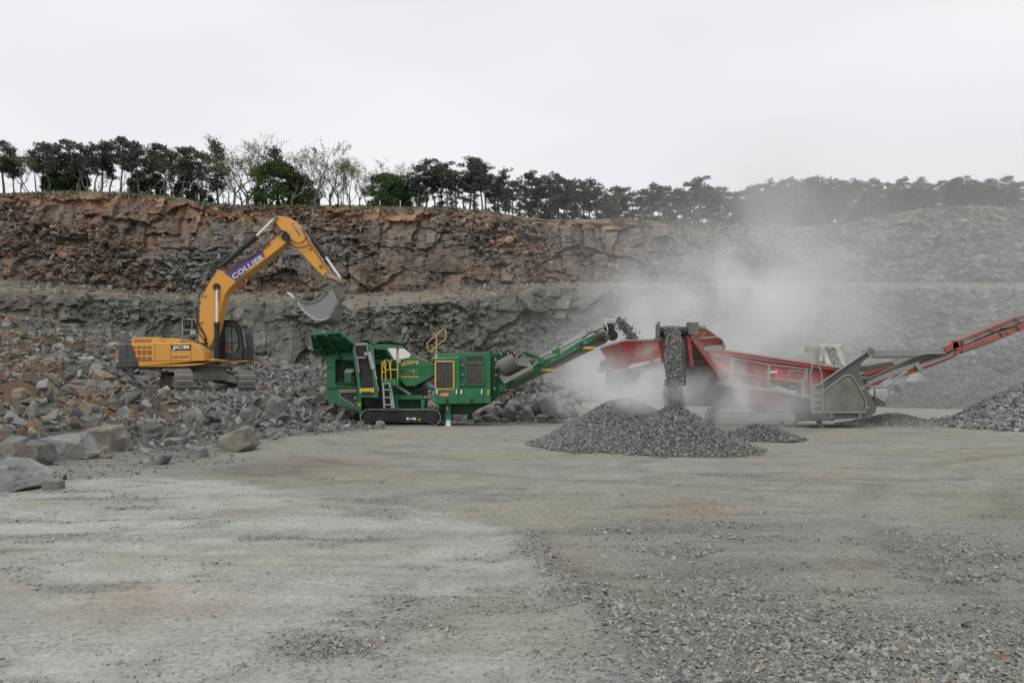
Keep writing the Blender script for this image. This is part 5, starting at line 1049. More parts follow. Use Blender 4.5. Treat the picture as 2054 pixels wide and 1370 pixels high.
def _t3(rs, n):
    t = rs.uniform(0, 1, n) ** .9; top = PZ(655, 20.7) + .0; z = top - (top - 1.1) * t; x = PX(1349, 20.5) + np.clip(rs.normal(0, .095, n), -.19, .19) * (1 + .45 * t ** 2) + .03 * np.sin(z * 2.3) * t * (1 + .0 * t) + rs.normal(0, .012, n); x = x + .02 * np.sin(z * 7)
    y = 20.58 - .28 * np.sqrt(np.clip(t * 1.6, 0, 1)) + rs.uniform(-.12, .12, n); return np.stack([x, y, z], 1), rs.uniform(.5, 1.6, n)
falling("falling_stone", "dark crushed stone pouring off the head drum of the side conveyor onto the pile", _t3, 10500, .033, 35, [(.24, .24, .235), (.16, .16, .155), (.38, .38, .37), (.29, .29, .28)])

# ------------------------------------------------------------------ stockpiles
def pile(name, label, cx, cy, r, h, n, size, seed, cols, sharp=.25, ell=(1, 1), cat="stone pile", lim=None, extra=None):
    rs = np.random.RandomState(seed)
    def hz(x, y):
        q = np.hypot((x - cx) / ell[0], (y - cy) / ell[1]) / r; wob = .10 * (fbm(x * 1.1 + seed, y * 1.1, seed, 3) - .5) * 2
        q = q * (1 + wob); z = h * np.where(q < 1, (np.sqrt((1 - q) ** 2 + 0) ** 1.0), 0); z = np.where(q < sharp, h * (1 - sharp) + h * sharp * (1 - (q / sharp) ** 2) * .55, z)
        z = np.where(q > .72, h * .28 * np.clip((1.12 - q) / .40, 0, 1) ** 1.7, z)
        if extra is not None: z = np.maximum(z, extra(x, y))
        return z
    rr = r * 1.45; gx = np.linspace(cx - rr * ell[0], cx + rr * ell[0], 130); gy = np.linspace(cy - rr * ell[1], cy + rr * ell[1], 130); X, Y = np.meshgrid(gx, gy); X, Y = X.ravel(), Y.ravel()
    z = hz(X, Y); z = z + (fbm(X * 5, Y * 5, seed + 1, 2) - .5) * .05 - .04; V0 = np.stack([X, Y, z], 1); F0 = grid_faces(130, 130); keep = z[F0].max(1) > -.01; F0 = F0[keep]; F0 = np.concatenate([F0[:, [0, 1, 2]], F0[:, [0, 2, 3]]])
    C0 = np.array(cols[0])[None] * .75 * np.ones((len(X), 3))
    a = np.sqrt(rs.uniform(0, 1, n)) * (1.18 if extra is None else 1.45); th = rs.uniform(0, 2 * np.pi, n); x = cx + a * r * ell[0] * np.cos(th); y = cy + a * r * ell[1] * np.sin(th)
    k = (rs.uniform(size=n) < np.where(a > 1.12, .0, np.where(a > .98, .22, 1))) | ((a > .9) & (hz(x, y) > .03)); x, y = x[k], y[k]; s = size * rs.uniform(.6, 1.5, len(x)); zz = hz(x, y) + s * .15
    V, Fc, CC = scatter_arrays(SMALL, np.stack([x, y, np.maximum(zz, .01 + s * .2)], 1), s, palette(len(x), rs, cols, .25), seed, .9)
    o = np_mesh(name, np.concatenate([V0, V]), np.concatenate([F0, Fc + len(V0)]), M['stone'], np.concatenate([C0, CC]))
    if name != 'x': tag(o, label, cat)
    return o
PG = [(.175, .178, .17), (.13, .132, .127), (.225, .228, .22), (.27, .272, .262), (.15, .15, .143)]
pile("stockpile", "sharp cone of dark crushed stone under the falling stream", PX(1352, 20.3), 20.3, 2.15, 1.24, 19000, .055, 41, PG, .07)
pile("stockpile", "broad low mound of grey stone just left of the sharp cone", PX(1252, 22.1), 22.1, 2.6, 1.52, 34000, .058, 42, [(.19, .19, .18), (.15, .15, .145), (.23, .23, .22), (.27, .27, .255)], .3, (1.0, 1.0), extra=lambda x, y: .62 * np.clip(1 - np.hypot((x - PX(1200, 20.6)) / 1.55, (y - 20.6) / 1.5), 0, 1) ** .85)
pile("stockpile", "small low heap of grey stone right of the sharp cone", PX(1525, 24.2), 24.2, 1.2, .56, 5000, .06, 43, PG, .3, (1.1, 1))
pile("stockpile", "large pile of coarse bluish stone at the right edge", PX(2150, 31.5), 31.2, 5.0, 2.75, 15000, .19, 44, [(.25, .257, .255), (.19, .195, .193), (.32, .328, .325), (.22, .225, .222)], .2)
pile("stockpile", "smooth fine grey mound far behind the long red conveyor", PX(1950, 62), 62, 6.4, 3.7, 16000, .13, 45, [(.24, .24, .23), (.21, .21, .2)], .35, (1.2, 1))
pile("stockpile", "fine grey mound at the far right edge behind the coarse pile", PX(2110, 66), 66, 6.0, 4.6, 9000, .14, 46, [(.24, .24, .23), (.21, .21, .2)], .35, (1.3, 1))
pile("stockpile", "little heap of pale stone beneath the tail of the long red conveyor", PX(1790, 33.2), 33.2, 1.7, .55, 5000, .07, 47, [(.36, .36, .335), (.28, .28, .26)], .3, (1.3, 1))

# ------------------------------------------------------------------ single boulders
BC = {'grey': (.20, .205, .205), 'pale': (.225, .228, .225), 'brown': (.21, .197, .16), 'dark': (.105, .105, .10), 'tan': (.27, .22, .16), 'mid': (.17, .172, .165), 'dust': (.34, .34, .32)}
def boulder(label, outline, Y, dep, col, seed, cat="boulder", name="boulder", group=None, sink=.06):
    # set it down where its foot meets the terrain
    by = max(b for a, b in outline) - 2; bx = sum(a for a, b in outline) / len(outline)
    if bx < 780 and Y > 14:
        yy_ = np.linspace(12.5, 48, 700); gz_ = ground_z(PX(bx, yy_), yy_); ok_ = np.where(gz_ + .03 >= PZ(by, yy_))[0]
        if len(ok_): k_ = yy_[ok_[0]] / Y; Y = float(yy_[ok_[0]]) + dep * .30; dep = dep * k_
    rs = np.random.RandomState(seed); pts = [(PX(a, Y), PZ(b, Y)) for a, b in outline]; cx = sum(p[0] for p in pts) / len(pts); cz = sum(p[1] for p in pts) / len(pts); zb = min(p[1] for p in pts)
    bm = bmesh.new()
    for i, (x, z) in enumerate(pts):
        for sg, sh in ((-1, rs.uniform(.42, .92)), (1, rs.uniform(.5, .95)), (0, 1)):
            zz = cz + (z - cz) * (sh if z > cz else 1); bm.verts.new((cx + (x - cx) * sh, Y + sg * dep * .5 * rs.uniform(.7, 1.0), zz - (sink if z < cz else 0)))
    bmesh.ops.convex_hull(bm, input=bm.verts); bmesh.ops.delete(bm, geom=[v for v in bm.verts if not v.link_faces], context='VERTS')
    bmesh.ops.dissolve_limit(bm, angle_limit=R(12), verts=bm.verts, edges=bm.edges); bmesh.ops.triangulate(bm, faces=bm.faces)
    for _ in range(3 if not group and dep > .42 and col != 'dust' else 0): bmesh.ops.subdivide_edges(bm, edges=[e for e in bm.edges if e.calc_length() > .09], cuts=1, use_grid_fill=True)
    bmesh.ops.triangulate(bm, faces=bm.faces); bm.normal_update(); V = np.array([v.co[:] for v in bm.verts]); Nn = np.array([v.normal[:] for v in bm.verts]); Fc = np.array([[v.index for v in f.verts] for f in bm.faces]) if not bm.verts.index_update() else None; bm.free()
    sz = max(p[0] for p in pts) - min(p[0] for p in pts); f = 2.2 / max(sz, .3)
    du, dv, hh = cells(V[:, 0] * f + V[:, 1] * f * .7 + seed, V[:, 2] * f + V[:, 1] * f * .5, .9, .8, seed); V = V + Nn * ((hh[0] - .5) * .10 + du * .10 * (hh[1] - .5) + dv * .12 * (hh[2] - .5) + (fbm(V[:, 0] * f * 3 + V[:, 1] * 2, V[:, 2] * f * 3, seed, 3) - .5) * .03)[:, None] * sz * (.42 if len(V) > 60 else .0)
    c = np.array(BC[col]); patch = smooth(fbm(V[:, 0] * f * .8 + seed, V[:, 2] * f * .8 + V[:, 1], seed + 5, 3), .5, .62)[:, None] * .45; cc = c * (.85 + .3 * hh[3][:, None]); cc = cc * (1 - patch) + np.array([.22, .20, .155]) * patch if col not in ('pale', 'dust') else cc
    V -= np.array([cx, Y, zb]); o = np_mesh(name, V, Fc, M['boulder'], cc); o.location = (cx, Y, zb); tag(o, label, cat, group); return o
boulder("pale grey slab boulder in front, at the far left edge of the picture", [(-30, 985), (-20, 925), (22, 918), (40, 926), (80, 948), (97, 962), (80, 972), (30, 972), (10, 985)], 12.6, 1.0, 'pale', 1)
boulder("small grey block leaning on the right end of the front slab boulder", [(78, 968), (92, 955), (128, 964), (126, 985), (108, 990)], 12.3, .25, 'mid', 2)
boulder("long pale wedge boulder, biggest in the row at the foot of the rubble", [(70, 882), (110, 874), (178, 864), (192, 885), (203, 902), (190, 914), (140, 922), (105, 922), (98, 905)], 17.4, 1.1, 'grey', 3)
boulder("brown and grey block behind the right end of the long wedge boulder", [(178, 862), (232, 850), (245, 856), (256, 880), (252, 904), (225, 902), (205, 906), (195, 885)], 18.4, 1.0, 'brown', 4)
boulder("grey boulder at the left end of the row, behind the dark one", [(10, 918), (12, 885), (24, 873), (54, 878), (58, 900), (40, 925)], 17.2, .8, 'mid', 5)
boulder("dark boulder with a brown right half, left of the long wedge boulder", [(40, 922), (54, 892), (64, 880), (96, 892), (103, 912), (100, 930), (60, 934)], 16.4, .7, 'dark', 6)
boulder("single brownish boulder standing clear on the floor left of the crusher", [(434, 884), (440, 876), (492, 851), (504, 856), (516, 888), (508, 897), (470, 906), (448, 900)], 21.6, 1.0, 'brown', 7)
boulder("grey boulder on the rubble between the digger and the crusher", [(532, 830), (534, 808), (548, 790), (572, 800), (578, 820), (572, 838), (548, 836)], 29.5, .9, 'mid', 8)
boulder("tan slab tilted up on the rubble just left of the digger's tracks", [(178, 762), (190, 742), (198, 740), (226, 756), (222, 768), (216, 774), (196, 772)], 31.0, .9, 'tan', 9)
boulder("flat tan slab lying below the tilted slab left of the digger", [(135, 770), (160, 773), (185, 780), (186, 792), (170, 790), (150, 780)], 29.0, .7, 'tan', 10)
boulder("flat grey slab lying alone in front of the rubble, right of the boulder row", [(292, 924), (310, 916), (342, 908), (348, 914), (330, 924), (305, 932)], 16.6, .45, 'mid', 11)
boulder("thin flat grey slab at the foot of the rubble, above the lone slab", [(322, 884), (334, 877), (374, 879), (372, 890), (345, 893)], 20.5, .7, 'mid', 12)
boulder("pale pointed rock in the middle of the rubble above the boulder row", [(236, 826), (250, 813), (262, 826), (262, 838), (244, 832)], 24.5, .4, 'pale', 13)
boulder("rounded tan rock at the left edge of the rubble", [(26, 790), (34, 779), (56, 780), (60, 790), (50, 799), (34, 798)], 25, .5, 'tan', 14)
boulder("brown cracked rock on the rubble left of the pale pointed rock", [(158, 838), (160, 812), (176, 806), (186, 818), (182, 832), (168, 842)], 24, .5, 'tan', 15)
boulder("pale round boulder beside the crusher's left track end", [(752, 852), (754, 845), (766, 843), (773, 850), (770, 860), (758, 861)], 31.3, .4, 'pale', 16)
boulder("grey boulder touching the left end of the crusher's track", [(716, 858), (718, 845), (730, 843), (734, 855), (728, 862)], 31.2, .4, 'mid', 17)
boulder("flat stone half buried at the bottom of the rubble right of the pale pointed rock", [(372, 905), (385, 895), (412, 898), (414, 912), (395, 918)], 17.8, .5, 'mid', 18)
rb = random.Random(5)
def rough_outline(cx, cy, w_, h_, rnd):
    n = 6; return [(cx + math.cos(a) * w_ / 2 * rnd.uniform(.75, 1.1), cy - math.sin(a) * h_ / 2 * rnd.uniform(.75, 1.1)) for a in [2 * math.pi * k / n + rnd.uniform(-.4, .4) for k in range(n)]]
# broken blocks heaped behind the main conveyor
for k, (x, y, w_, h_, Y, cl) in enumerate(sorted([(1100, 812, 46, 44, 36.6, 'mid'), (1070, 792, 34, 30, 38.2, 'grey'), (1045, 800, 30, 28, 38.0, 'mid'), (1125, 795, 32, 26, 38.6, 'pale'), (1020, 828, 36, 26, 36.2, 'grey'), (1058, 832, 34, 24, 35.8, 'mid'), (985, 838, 32, 20, 35.6, 'grey'), (1140, 812, 26, 20, 37.6, 'grey'), (1085, 838, 26, 16, 35.2, 'pale'), (1115, 780, 34, 16, 39.4, 'mid'), (1085, 776, 26, 14, 39.8, 'dark'), (1150, 785, 26, 14, 39.8, 'pale'), (1030, 812, 28, 20, 37.2, 'pale'), (1075, 812, 24, 24, 36.9, 'dark'), (1128, 832, 28, 16, 35.8, 'mid'), (1000, 822, 26, 20, 36.8, 'mid'), (960, 845, 24, 14, 35.3, 'pale'), (1150, 828, 22, 16, 36.4, 'grey'), (1050, 782, 22, 14, 39.2, 'grey'), (1162, 800, 20, 16, 38.6, 'mid'), (1095, 795, 24, 18, 38.6, 'pale'), (1012, 845, 22, 12, 34.9, 'mid'), (1042, 848, 20, 10, 34.8, 'grey'), (1110, 846, 22, 11, 34.9, 'grey')])):
    boulder("broken block in the heap behind the crusher's conveyor, %s from the left" % ordn(k), rough_outline(x, y, w_ * 1.15, h_ * 1.2, rb), Y, w_ / 42, cl, 60 + k, group="broken blocks heaped behind the crusher's conveyor")
# far pale blocks under the right hand conveyor
FB = [((1765, 792, 44, 36), "dusty pale block, leftmost of the far row under the long red conveyor"), ((1805, 772, 30, 26), "pale block resting on top of the far row's left end"), ((1838, 762, 40, 30), "pale rounded block highest in the far row under the red conveyor"), ((1800, 800, 38, 22), "low dusty block in the far row, left of the square one"), ((1850, 797, 38, 30), "square pale block near the middle of the far row"), ((1888, 790, 32, 44), "tall white block at the right end of the far row")]
for k, ((x, y, w_, h_), lb) in enumerate(FB): boulder(lb, rough_outline(x, y, w_ * 1.1, h_ * 1.1, rb), 64 + (k % 2) * 2, 1.6, 'dust', 90 + k)
for k, (x, y, w_, h_) in enumerate([(1730, 800, 30, 18), (1780, 770, 24, 20), (1820, 790, 26, 20), (1825, 803, 24, 12), (1870, 800, 22, 12)]): boulder("small pale block in the far row under the red conveyor, %s from the left" % ordn(k), rough_outline(x, y, w_, h_, rb), 66, 1.2, 'dust', 110 + k, group="small blocks in the far row")

# ------------------------------------------------------------------ trees along the rim
def leaf_mat(name, col, var=.5):
    m, t, b = newmat(name); b.inputs['Roughness'].default_value = .8; b.inputs['Specular IOR Level'].default_value = .2
    a = N(t, "ShaderNodeAttribute", attribute_name="Col"); vm = N(t, "ShaderNodeVectorMath", operation='MULTIPLY'); vm.inputs[1].default_value = col
    t.links.new(a.outputs['Color'], vm.inputs[0]); t.links.new(vm.outputs[0], b.inputs['Base Color']); return m
M['pine'] = leaf_mat("pine_needles", (.085, .094, .074)); M['leafy'] = leaf_mat("fresh_leaves", (.060, .100, .032)); M['leafdark'] = leaf_mat("dark_leaves", (.026, .050, .020)); M['spring'] = leaf_mat("spring_leaves", (.14, .18, .07))
M['bark'] = paint("bark", (.10, .085, .072), .9, .1); M['palebark'] = paint("pale_bark", (.115, .105, .09), .9, .1)
def leaves(cl, per, size, rs, flat=.6):
    """cl: list of (x,y,z,rx,rz) clumps; many small triangular leaf sprays through each clump"""
    V = []; C = []
    for (x, y, z, rx, rz) in cl:
        n = int(per * (rx * rx * rz) ** .55 * 10); p = rs.normal(size=(n, 3)); p /= np.linalg.norm(p, axis=1)[:, None]; p *= rs.uniform(.35, 1.05, (n, 1)) ** .6
        p = p * [rx, rx, rz] + [x, y, z]; tone = rs.uniform(.65, 1.35)
        a = rs.normal(size=(n, 3)) * [1, 1, flat]; a /= np.linalg.norm(a, axis=1)[:, None]; b = rs.normal(size=(n, 3)); b = np.cross(a, b); b /= np.linalg.norm(b, axis=1)[:, None]
        s = size * rs.uniform(.6, 1.5, (n, 1)); V.append(np.stack([p - a * s, p + a * s * .9 + b * s * .25, p + b * s * .75], 1).reshape(-1, 3)); C.append(np.repeat(tone * rs.uniform(.75, 1.25, n), 3))
    V = np.concatenate(V); C = np.concatenate(C); return V, np.arange(len(V)).reshape(-1, 3), np.stack([C, C, C], 1)
def limb(m, p, q, r0, r1, rs, seg=3, n=5, wob=.08):
    p = np.array(p, float); q = np.array(q, float); L = np.linalg.norm(q - p); pts = [p + (q - p) * t + (rs.normal(size=3) * wob * L * (0 < t < 1)) for t in np.linspace(0, 1, seg + 1)]
    m.tube([tuple(a) for a in pts], [r0 + (r1 - r0) * t for t in np.linspace(0, 1, seg + 1)], n); return pts
def make_pine(seed, h=8.0, wd=1.6, base=.42, lean=.2, dens=1.0):
    rs = np.random.RandomState(seed); root = empty("pine_tree", (0, 0, 0)); m = MB(); lx = rs.uniform(-1, 1) * lean
    pts = limb(m, (0, 0, -.4), (lx, rs.uniform(-.2, .2), h * .96), .15, .035, rs, 6, 6, .012); cl = []
    def at(t): i = min(int(t * 6), 5); f = t * 6 - i; return pts[i] * (1 - f) + pts[i + 1] * f
    nb = 17
    for k in range(nb):
        t = base + (1 - base) * (k + rs.uniform(0, .8)) / nb; a = rs.uniform(0, 6.28); f = (t - base) / (1 - base); rad = wd * (.55 + .55 * math.sin(min(1, f * 1.25) * 2.4)) * rs.uniform(.5, 1.1) * (1 - .45 * f ** 3)
        p = at(t * .98); q = p + np.array([math.cos(a) * rad, math.sin(a) * rad, rs.uniform(.1, .55) * rad]); limb(m, p, q, .05, .015, rs, 2, 4, .08)
        for j in range(3):
            c = p + (q - p) * rs.uniform(.45, 1.05) + rs.normal(size=3) * [.2, .2, .1]; r = rs.uniform(.42, .85) * (1 - .2 * f); cl.append((c[0], c[1], c[2], r, r * rs.uniform(.30, .5)))
    top = at(.97); cl += [(top[0] + rs.uniform(-.2, .2), top[1], top[2] + dz, .36 - .1 * k, .30) for k, dz in enumerate((-.25, .05, .3))]
    for k in range(4): t = rs.uniform(base * .5, base); p = at(t); a = rs.uniform(0, 6.28); limb(m, p, p + np.array([math.cos(a), math.sin(a), .1]) * rs.uniform(.3, .8), .03, .01, rs, 1, 4)
    m.build("trunk", 'bark', root); V, Fc, C = leaves(cl, 15 * dens, .17, rs); np_mesh("crown", V, Fc, M['pine'], C, parent=root); return root
def make_bare(seed, h=7.5, leafy=.5, spread=.55, mat='spring', nleaf=1300):
    rs = np.random.RandomState(seed); root = empty("bare_tree", (0, 0, 0)); m = MB(); tips = []
    def grow(p, d, L, r, lv):
        q = p + d * L; limb(m, p, q, r, r * .62, rs, 2, 4 if lv > 1 else 6, .05)
        if lv >= 5 or L < .22: tips.append(q); return
        for k in range(rs.choice([2, 2, 3])):
            a = rs.normal(size=3) * spread; a[2] = abs(a[2]) * .35 + .12; nd = d + a; nd /= np.linalg.norm(nd); grow(q - d * L * rs.uniform(0, .3), nd, L * rs.uniform(.62, .86), r * .60, lv + 1)
        if lv > 0: tips.append(q)
    grow(np.array([0, 0, -.4]), np.array([rs.uniform(-.08, .08), 0, 1.]), h * .30, .10, 0); m.build("trunk", 'palebark', root)
    if nleaf:
        T = np.array(tips); n = nleaf; i = rs.randint(0, len(T), n); p = T[i] + rs.normal(size=(n, 3)) * .11; a = rs.normal(size=(n, 3)); a /= np.linalg.norm(a, axis=1)[:, None]; b = np.cross(a, rs.normal(size=(n, 3))); b /= np.linalg.norm(b, axis=1)[:, None]; s = .055
        V = np.stack([p - a * s, p + a * s, p + b * s * 1.2], 1).reshape(-1, 3); C = np.repeat(rs.uniform(.6, 1.4, n), 3); np_mesh("crown", V, np.arange(len(V)).reshape(-1, 3), M[mat], np.stack([C] * 3, 1), parent=root)
    zmax = max(t[2] for t in tips); return root, zmax
def make_leafy(seed, h=6.0, wd=2.6, mat='leafy', low=.08, n=60, name="leafy_tree"):
    rs = np.random.RandomState(seed); root = empty(name, (0, 0, 0)); m = MB(); limb(m, (0, 0, -.4), (0, 0, h * .6), .16, .06, rs, 4, 6, .02); cl = []
    for k in range(n):
        u_ = rs.uniform(-1, 1); a = rs.uniform(0, 6.28); rr = math.sqrt(max(0, 1 - u_ * u_)) * rs.uniform(.55, 1.0); z = h * (low + (1 - low) * (.5 + .5 * u_)) * .93; x = rr * wd * math.cos(a) * (1 if u_ > -.3 else .85); y = rr * wd * .8 * math.sin(a)
        r = rs.uniform(.55, 1.05) * wd / 2.6; cl.append((x, y, z, r, r * .6));
        if k % 3 == 0: limb(m, (0, 0, h * rs.uniform(.15, .5)), (x * .8, y * .8, z), .05, .012, rs, 2, 4)
    m.build("trunk", 'bark', root); V, Fc, C = leaves(cl, 34, .15, rs, 1.0); np_mesh("crown", V, Fc, M[mat], C, parent=root); return root
PINES = [make_pine(s, 8, w_, b_, l_, d_) for s, w_, b_, l_, d_ in [(1, 1.7, .56, .5, 1), (2, 1.35, .52, .4, 1), (3, 1.95, .58, .6, 1.1), (4, 1.2, .60, .4, .9), (5, 1.6, .42, .5, 1.1), (6, 1.5, .22, .3, 1.1), (7, 1.0, .30, .2, 1)]]
BARES = [make_bare(11, 7.5, nleaf=300, spread=.45), make_bare(12, 7.5, nleaf=900, spread=.55), make_bare(13, 7.5, nleaf=120, spread=.6), make_bare(14, 7.5, nleaf=1300, spread=.5)]
LEAFS = [make_leafy(21, 6, 2.6, 'leafy'), make_leafy(22, 6, 2.6, 'leafdark'), make_leafy(23, 6, 2.2, 'spring', .2, 36)]
used = set()
def rimz(X, Y): return float(np.interp(X * YR / Y, Xc, zr)) * (1) + .0
def place(proto, px, top, Y, label, cat, group=None, wscale=1.0, h0=8.0, base=None, rz=None):
    X = PX(px, Y); zb = float(np.interp(X, Xc, zr)) + (.1 if Y > 110 else .15) - (Y - 102) * .012
    ztop = PZ(top, Y); hh = max(2.0, ztop - zb); sc_ = hh / h0
    if proto.name not in used: used.add(proto.name); o = proto
    else:
        o = proto.copy(); COL.objects.link(o)
        for ch in proto.children: c_ = ch.copy(); COL.objects.link(c_); c_.parent = o
    o.location = (X, Y, zb); o.rotation_euler = (0, 0, rz if rz is not None else rt.uniform(0, 6.28)); o.scale = (sc_ * wscale, sc_ * wscale, sc_)
    for k_ in ('group',):
        if k_ in o: del o[k_]
    tag(o, label, cat, group); return o
rt = random.Random(11)

ORD = ["first", "second", "third", "fourth", "fifth", "sixth", "seventh", "eighth", "ninth", "tenth", "eleventh", "twelfth", "thirteenth", "fourteenth", "fifteenth", "sixteenth", "seventeenth", "eighteenth", "nineteenth", "twentieth"]
# (px, top py, prototype, width, depth)
PL = [(-22, 300, 2, 1.1), (8, 286, 2, 1.25), (28, 300, 0, .9), (72, 296, 3, .8), (84, 283, 0, .95), (98, 284, 1, .9), (118, 292, 4, .9), (137, 281, 2, .9), (158, 283, 0, 1), (176, 300, 3, .9), (192, 290, 1, 1), (206, 280, 0, 1), (222, 290, 1, 1), (243, 276, 2, 1), (262, 279, 0, 1.05), (278, 284, 4, .95), (298, 300, 3, .9), (305, 285, 3, .85), (328, 288, 0, 1.0), (343, 305, 1, .9), (367, 294, 1, 1.0), (380, 296, 1, .9), (402, 300, 0, 1.05)]
for i, (px, top, k, ws) in enumerate(PL): place(PINES[k], px, top, 107 + (i * 7 % 5), "dark pine in the left group on the rim, %s from the left" % ordn(i), "pine tree", "dark pines at the left end of the quarry rim", ws)
place(PINES[6], 437, 279, 108, "tall slender pine standing apart among the bare trees on the rim", "pine tree", None, 1.15)
place(PINES[3], 547, 289, 105.5, "thin pine whose top sticks out above the round green tree", "pine tree", None, .75)
place(LEAFS[0], 557, 325, 108, "big round fresh green tree on the rim, behind the digger's raised arm", "tree", None, 1.28, 6)
place(LEAFS[0], 604, 352, 110, "smaller green tree at the right foot of the round green tree", "tree", None, 1.0, 6)
place(LEAFS[0], 772, 346, 108, "bright green leafy tree just left of the central pines", "tree", None, 1.1, 6)
place(LEAFS[1], 822, 354, 109, "dark green leafy tree touching the left side of the central pines", "tree", None, 1.0, 6)
place(LEAFS[1], 796, 352, 111, "dark green tree between the bright green one and the central pines", "tree", None, .9, 6)
place(LEAFS[2], 1225, 386, 107, "pale yellow-green tree among the pines right of centre", "tree", None, 1.0, 6)
place(LEAFS[2], 1652, 392, 107, "pale green tree half hidden in the hazy pines on the right", "tree", None, 1.0, 6)
for i, (px, top, ws, lb) in enumerate([(128, 322, .9, "low dark leafy tree beneath the pines at the left, near the wooden post"), (150, 335, .9, "second low dark leafy tree beneath the left pines"), (112, 345, .9, "third low dark leafy tree beneath the left pines, farthest left"), (316, 348, .9, "low dark leafy tree behind the first white notice on the rim"), (374, 352, .95, "low dark leafy tree at the right end of the left pine group"), (412, 382, .8, "small dark bush below the tall slender pine"), (276, 345, .9, "dark leafy tree below the biggest pine crown of the left group")]): place(LEAFS[1], px, top, 109.5, lb, "tree", "low dark trees under the left pines", ws, 6)
BL = sorted([(42, 303, 3), (60, 320, 0), (105, 330, 0), (175, 312, 2), (197, 330, 0), (236, 330, 0), (300, 318, 1), (322, 330, 0), (350, 310, 1), (358, 325, 2), (392, 330, 2), (420, 330, 2), (452, 345, 2), (468, 292, 1), (484, 300, 3), (495, 288, 0), (514, 290, 0), (528, 300, 1), (586, 305, 2), (598, 298, 0), (615, 300, 2), (632, 325, 0), (640, 302, 3), (662, 306, 1), (680, 312, 1), (702, 318, 3), (722, 325, 3), (736, 330, 1), (664, 350, 3), (690, 355, 3), (775, 322, 2), (788, 330, 0), (460, 350, 3), (500, 330, 1), (560, 335, 0)])
for i, (px, top, k) in enumerate(BL): place(BARES[k][0], px, top, 105.5 + (i * 5 % 7), "thin nearly leafless tree on the rim, %s from the left" % ordn(i), "tree", "bare and budding trees on the rim", 1.15, BARES[k][1])
CL = sorted([(838, 334, 1), (842, 350, 5), (858, 318, 0), (870, 330, 1), (885, 322, 3), (898, 326, 0), (915, 340, 2), (905, 350, 5), (930, 352, 4), (942, 314, 1), (950, 322, 0), (967, 319, 1), (975, 335, 4), (990, 352, 5), (1000, 352, 2), (1012, 337, 6), (1028, 360, 0), (1042, 366, 5), (1020, 370, 5), (950, 365, 5), (880, 365, 5)])
for i, (px, top, k) in enumerate(CL): place(PINES[k], px, top, 106 + (i * 7 % 6), "dark pine in the middle clump above the green crusher, %s from the left" % ordn(i), "pine tree", "dark pines in the middle clump", 1.05 if k != 6 else .9)
RL = [(1055, 395), (1068, 342), (1080, 356), (1104, 343), (1118, 352), (1135, 360), (1150, 357), (1165, 362), (1182, 357), (1196, 372), (1215, 378), (1236, 373), (1252, 376), (1268, 384), (1288, 378), (1308, 367), (1322, 372), (1340, 371), (1356, 378), (1372, 378), (1390, 356), (1406, 354), (1420, 372), (1440, 373), (1456, 376), (1474, 384), (1490, 382), (1503, 372), (1520, 368), (1548, 358), (1563, 368), (1583, 353), (1596, 362), (1615, 356), (1635, 350), (1650, 358), (1664, 356), (1680, 364), (1700, 360), (1716, 357), (1730, 362), (1744, 360), (1760, 358), (1778, 366), (1800, 364), (1813, 353), (1830, 366), (1850, 356), (1866, 366), (1886, 362), (1900, 366), (1928, 355), (1942, 368), (1962, 366), (1980, 358), (2000, 362), (2018, 352), (2035, 362), (2056, 364), (2080, 360)]
for i, (px, top) in enumerate(RL): place(PINES[(0, 4, 2, 5, 4, 1, 5)[i % 7]], px, top, 105.5 + (i * 5 % 7), "hazy pine in the long right-hand rim row, %s from the left" % ordn(i), "pine tree", "pines along the right half of the rim", rt.uniform(1.0, 1.25))
for i in range(46):
    px = 1060 + i * 22.5 + rt.uniform(-6, 6); base_y = float(np.interp(px, RIM[:, 0], RIM[:, 1])); top = float(np.interp(px, [a for a, _ in RL], [b for _, b in RL]))
    place(PINES[(5, 5, 6, 4)[i % 4]], px, top + rt.uniform(8, 30), 112 + (i % 3) * 1.5, "pine in the back row behind the right-hand rim pines, %s from the left" % ordn(i), "pine tree", "second row of pines on the right", rt.uniform(1.1, 1.5))
for i in range(14): px = 1530 + i * 38 + rt.uniform(-8, 8); place(LEAFS[1], px, float(np.interp(px, RIM[:, 0], RIM[:, 1])) - rt.uniform(38, 55), 106.5, "low undergrowth tree under the hazy right-hand pines, %s from the left" % ordn(i), "tree", "undergrowth trees on the right rim", 1.1, 6)
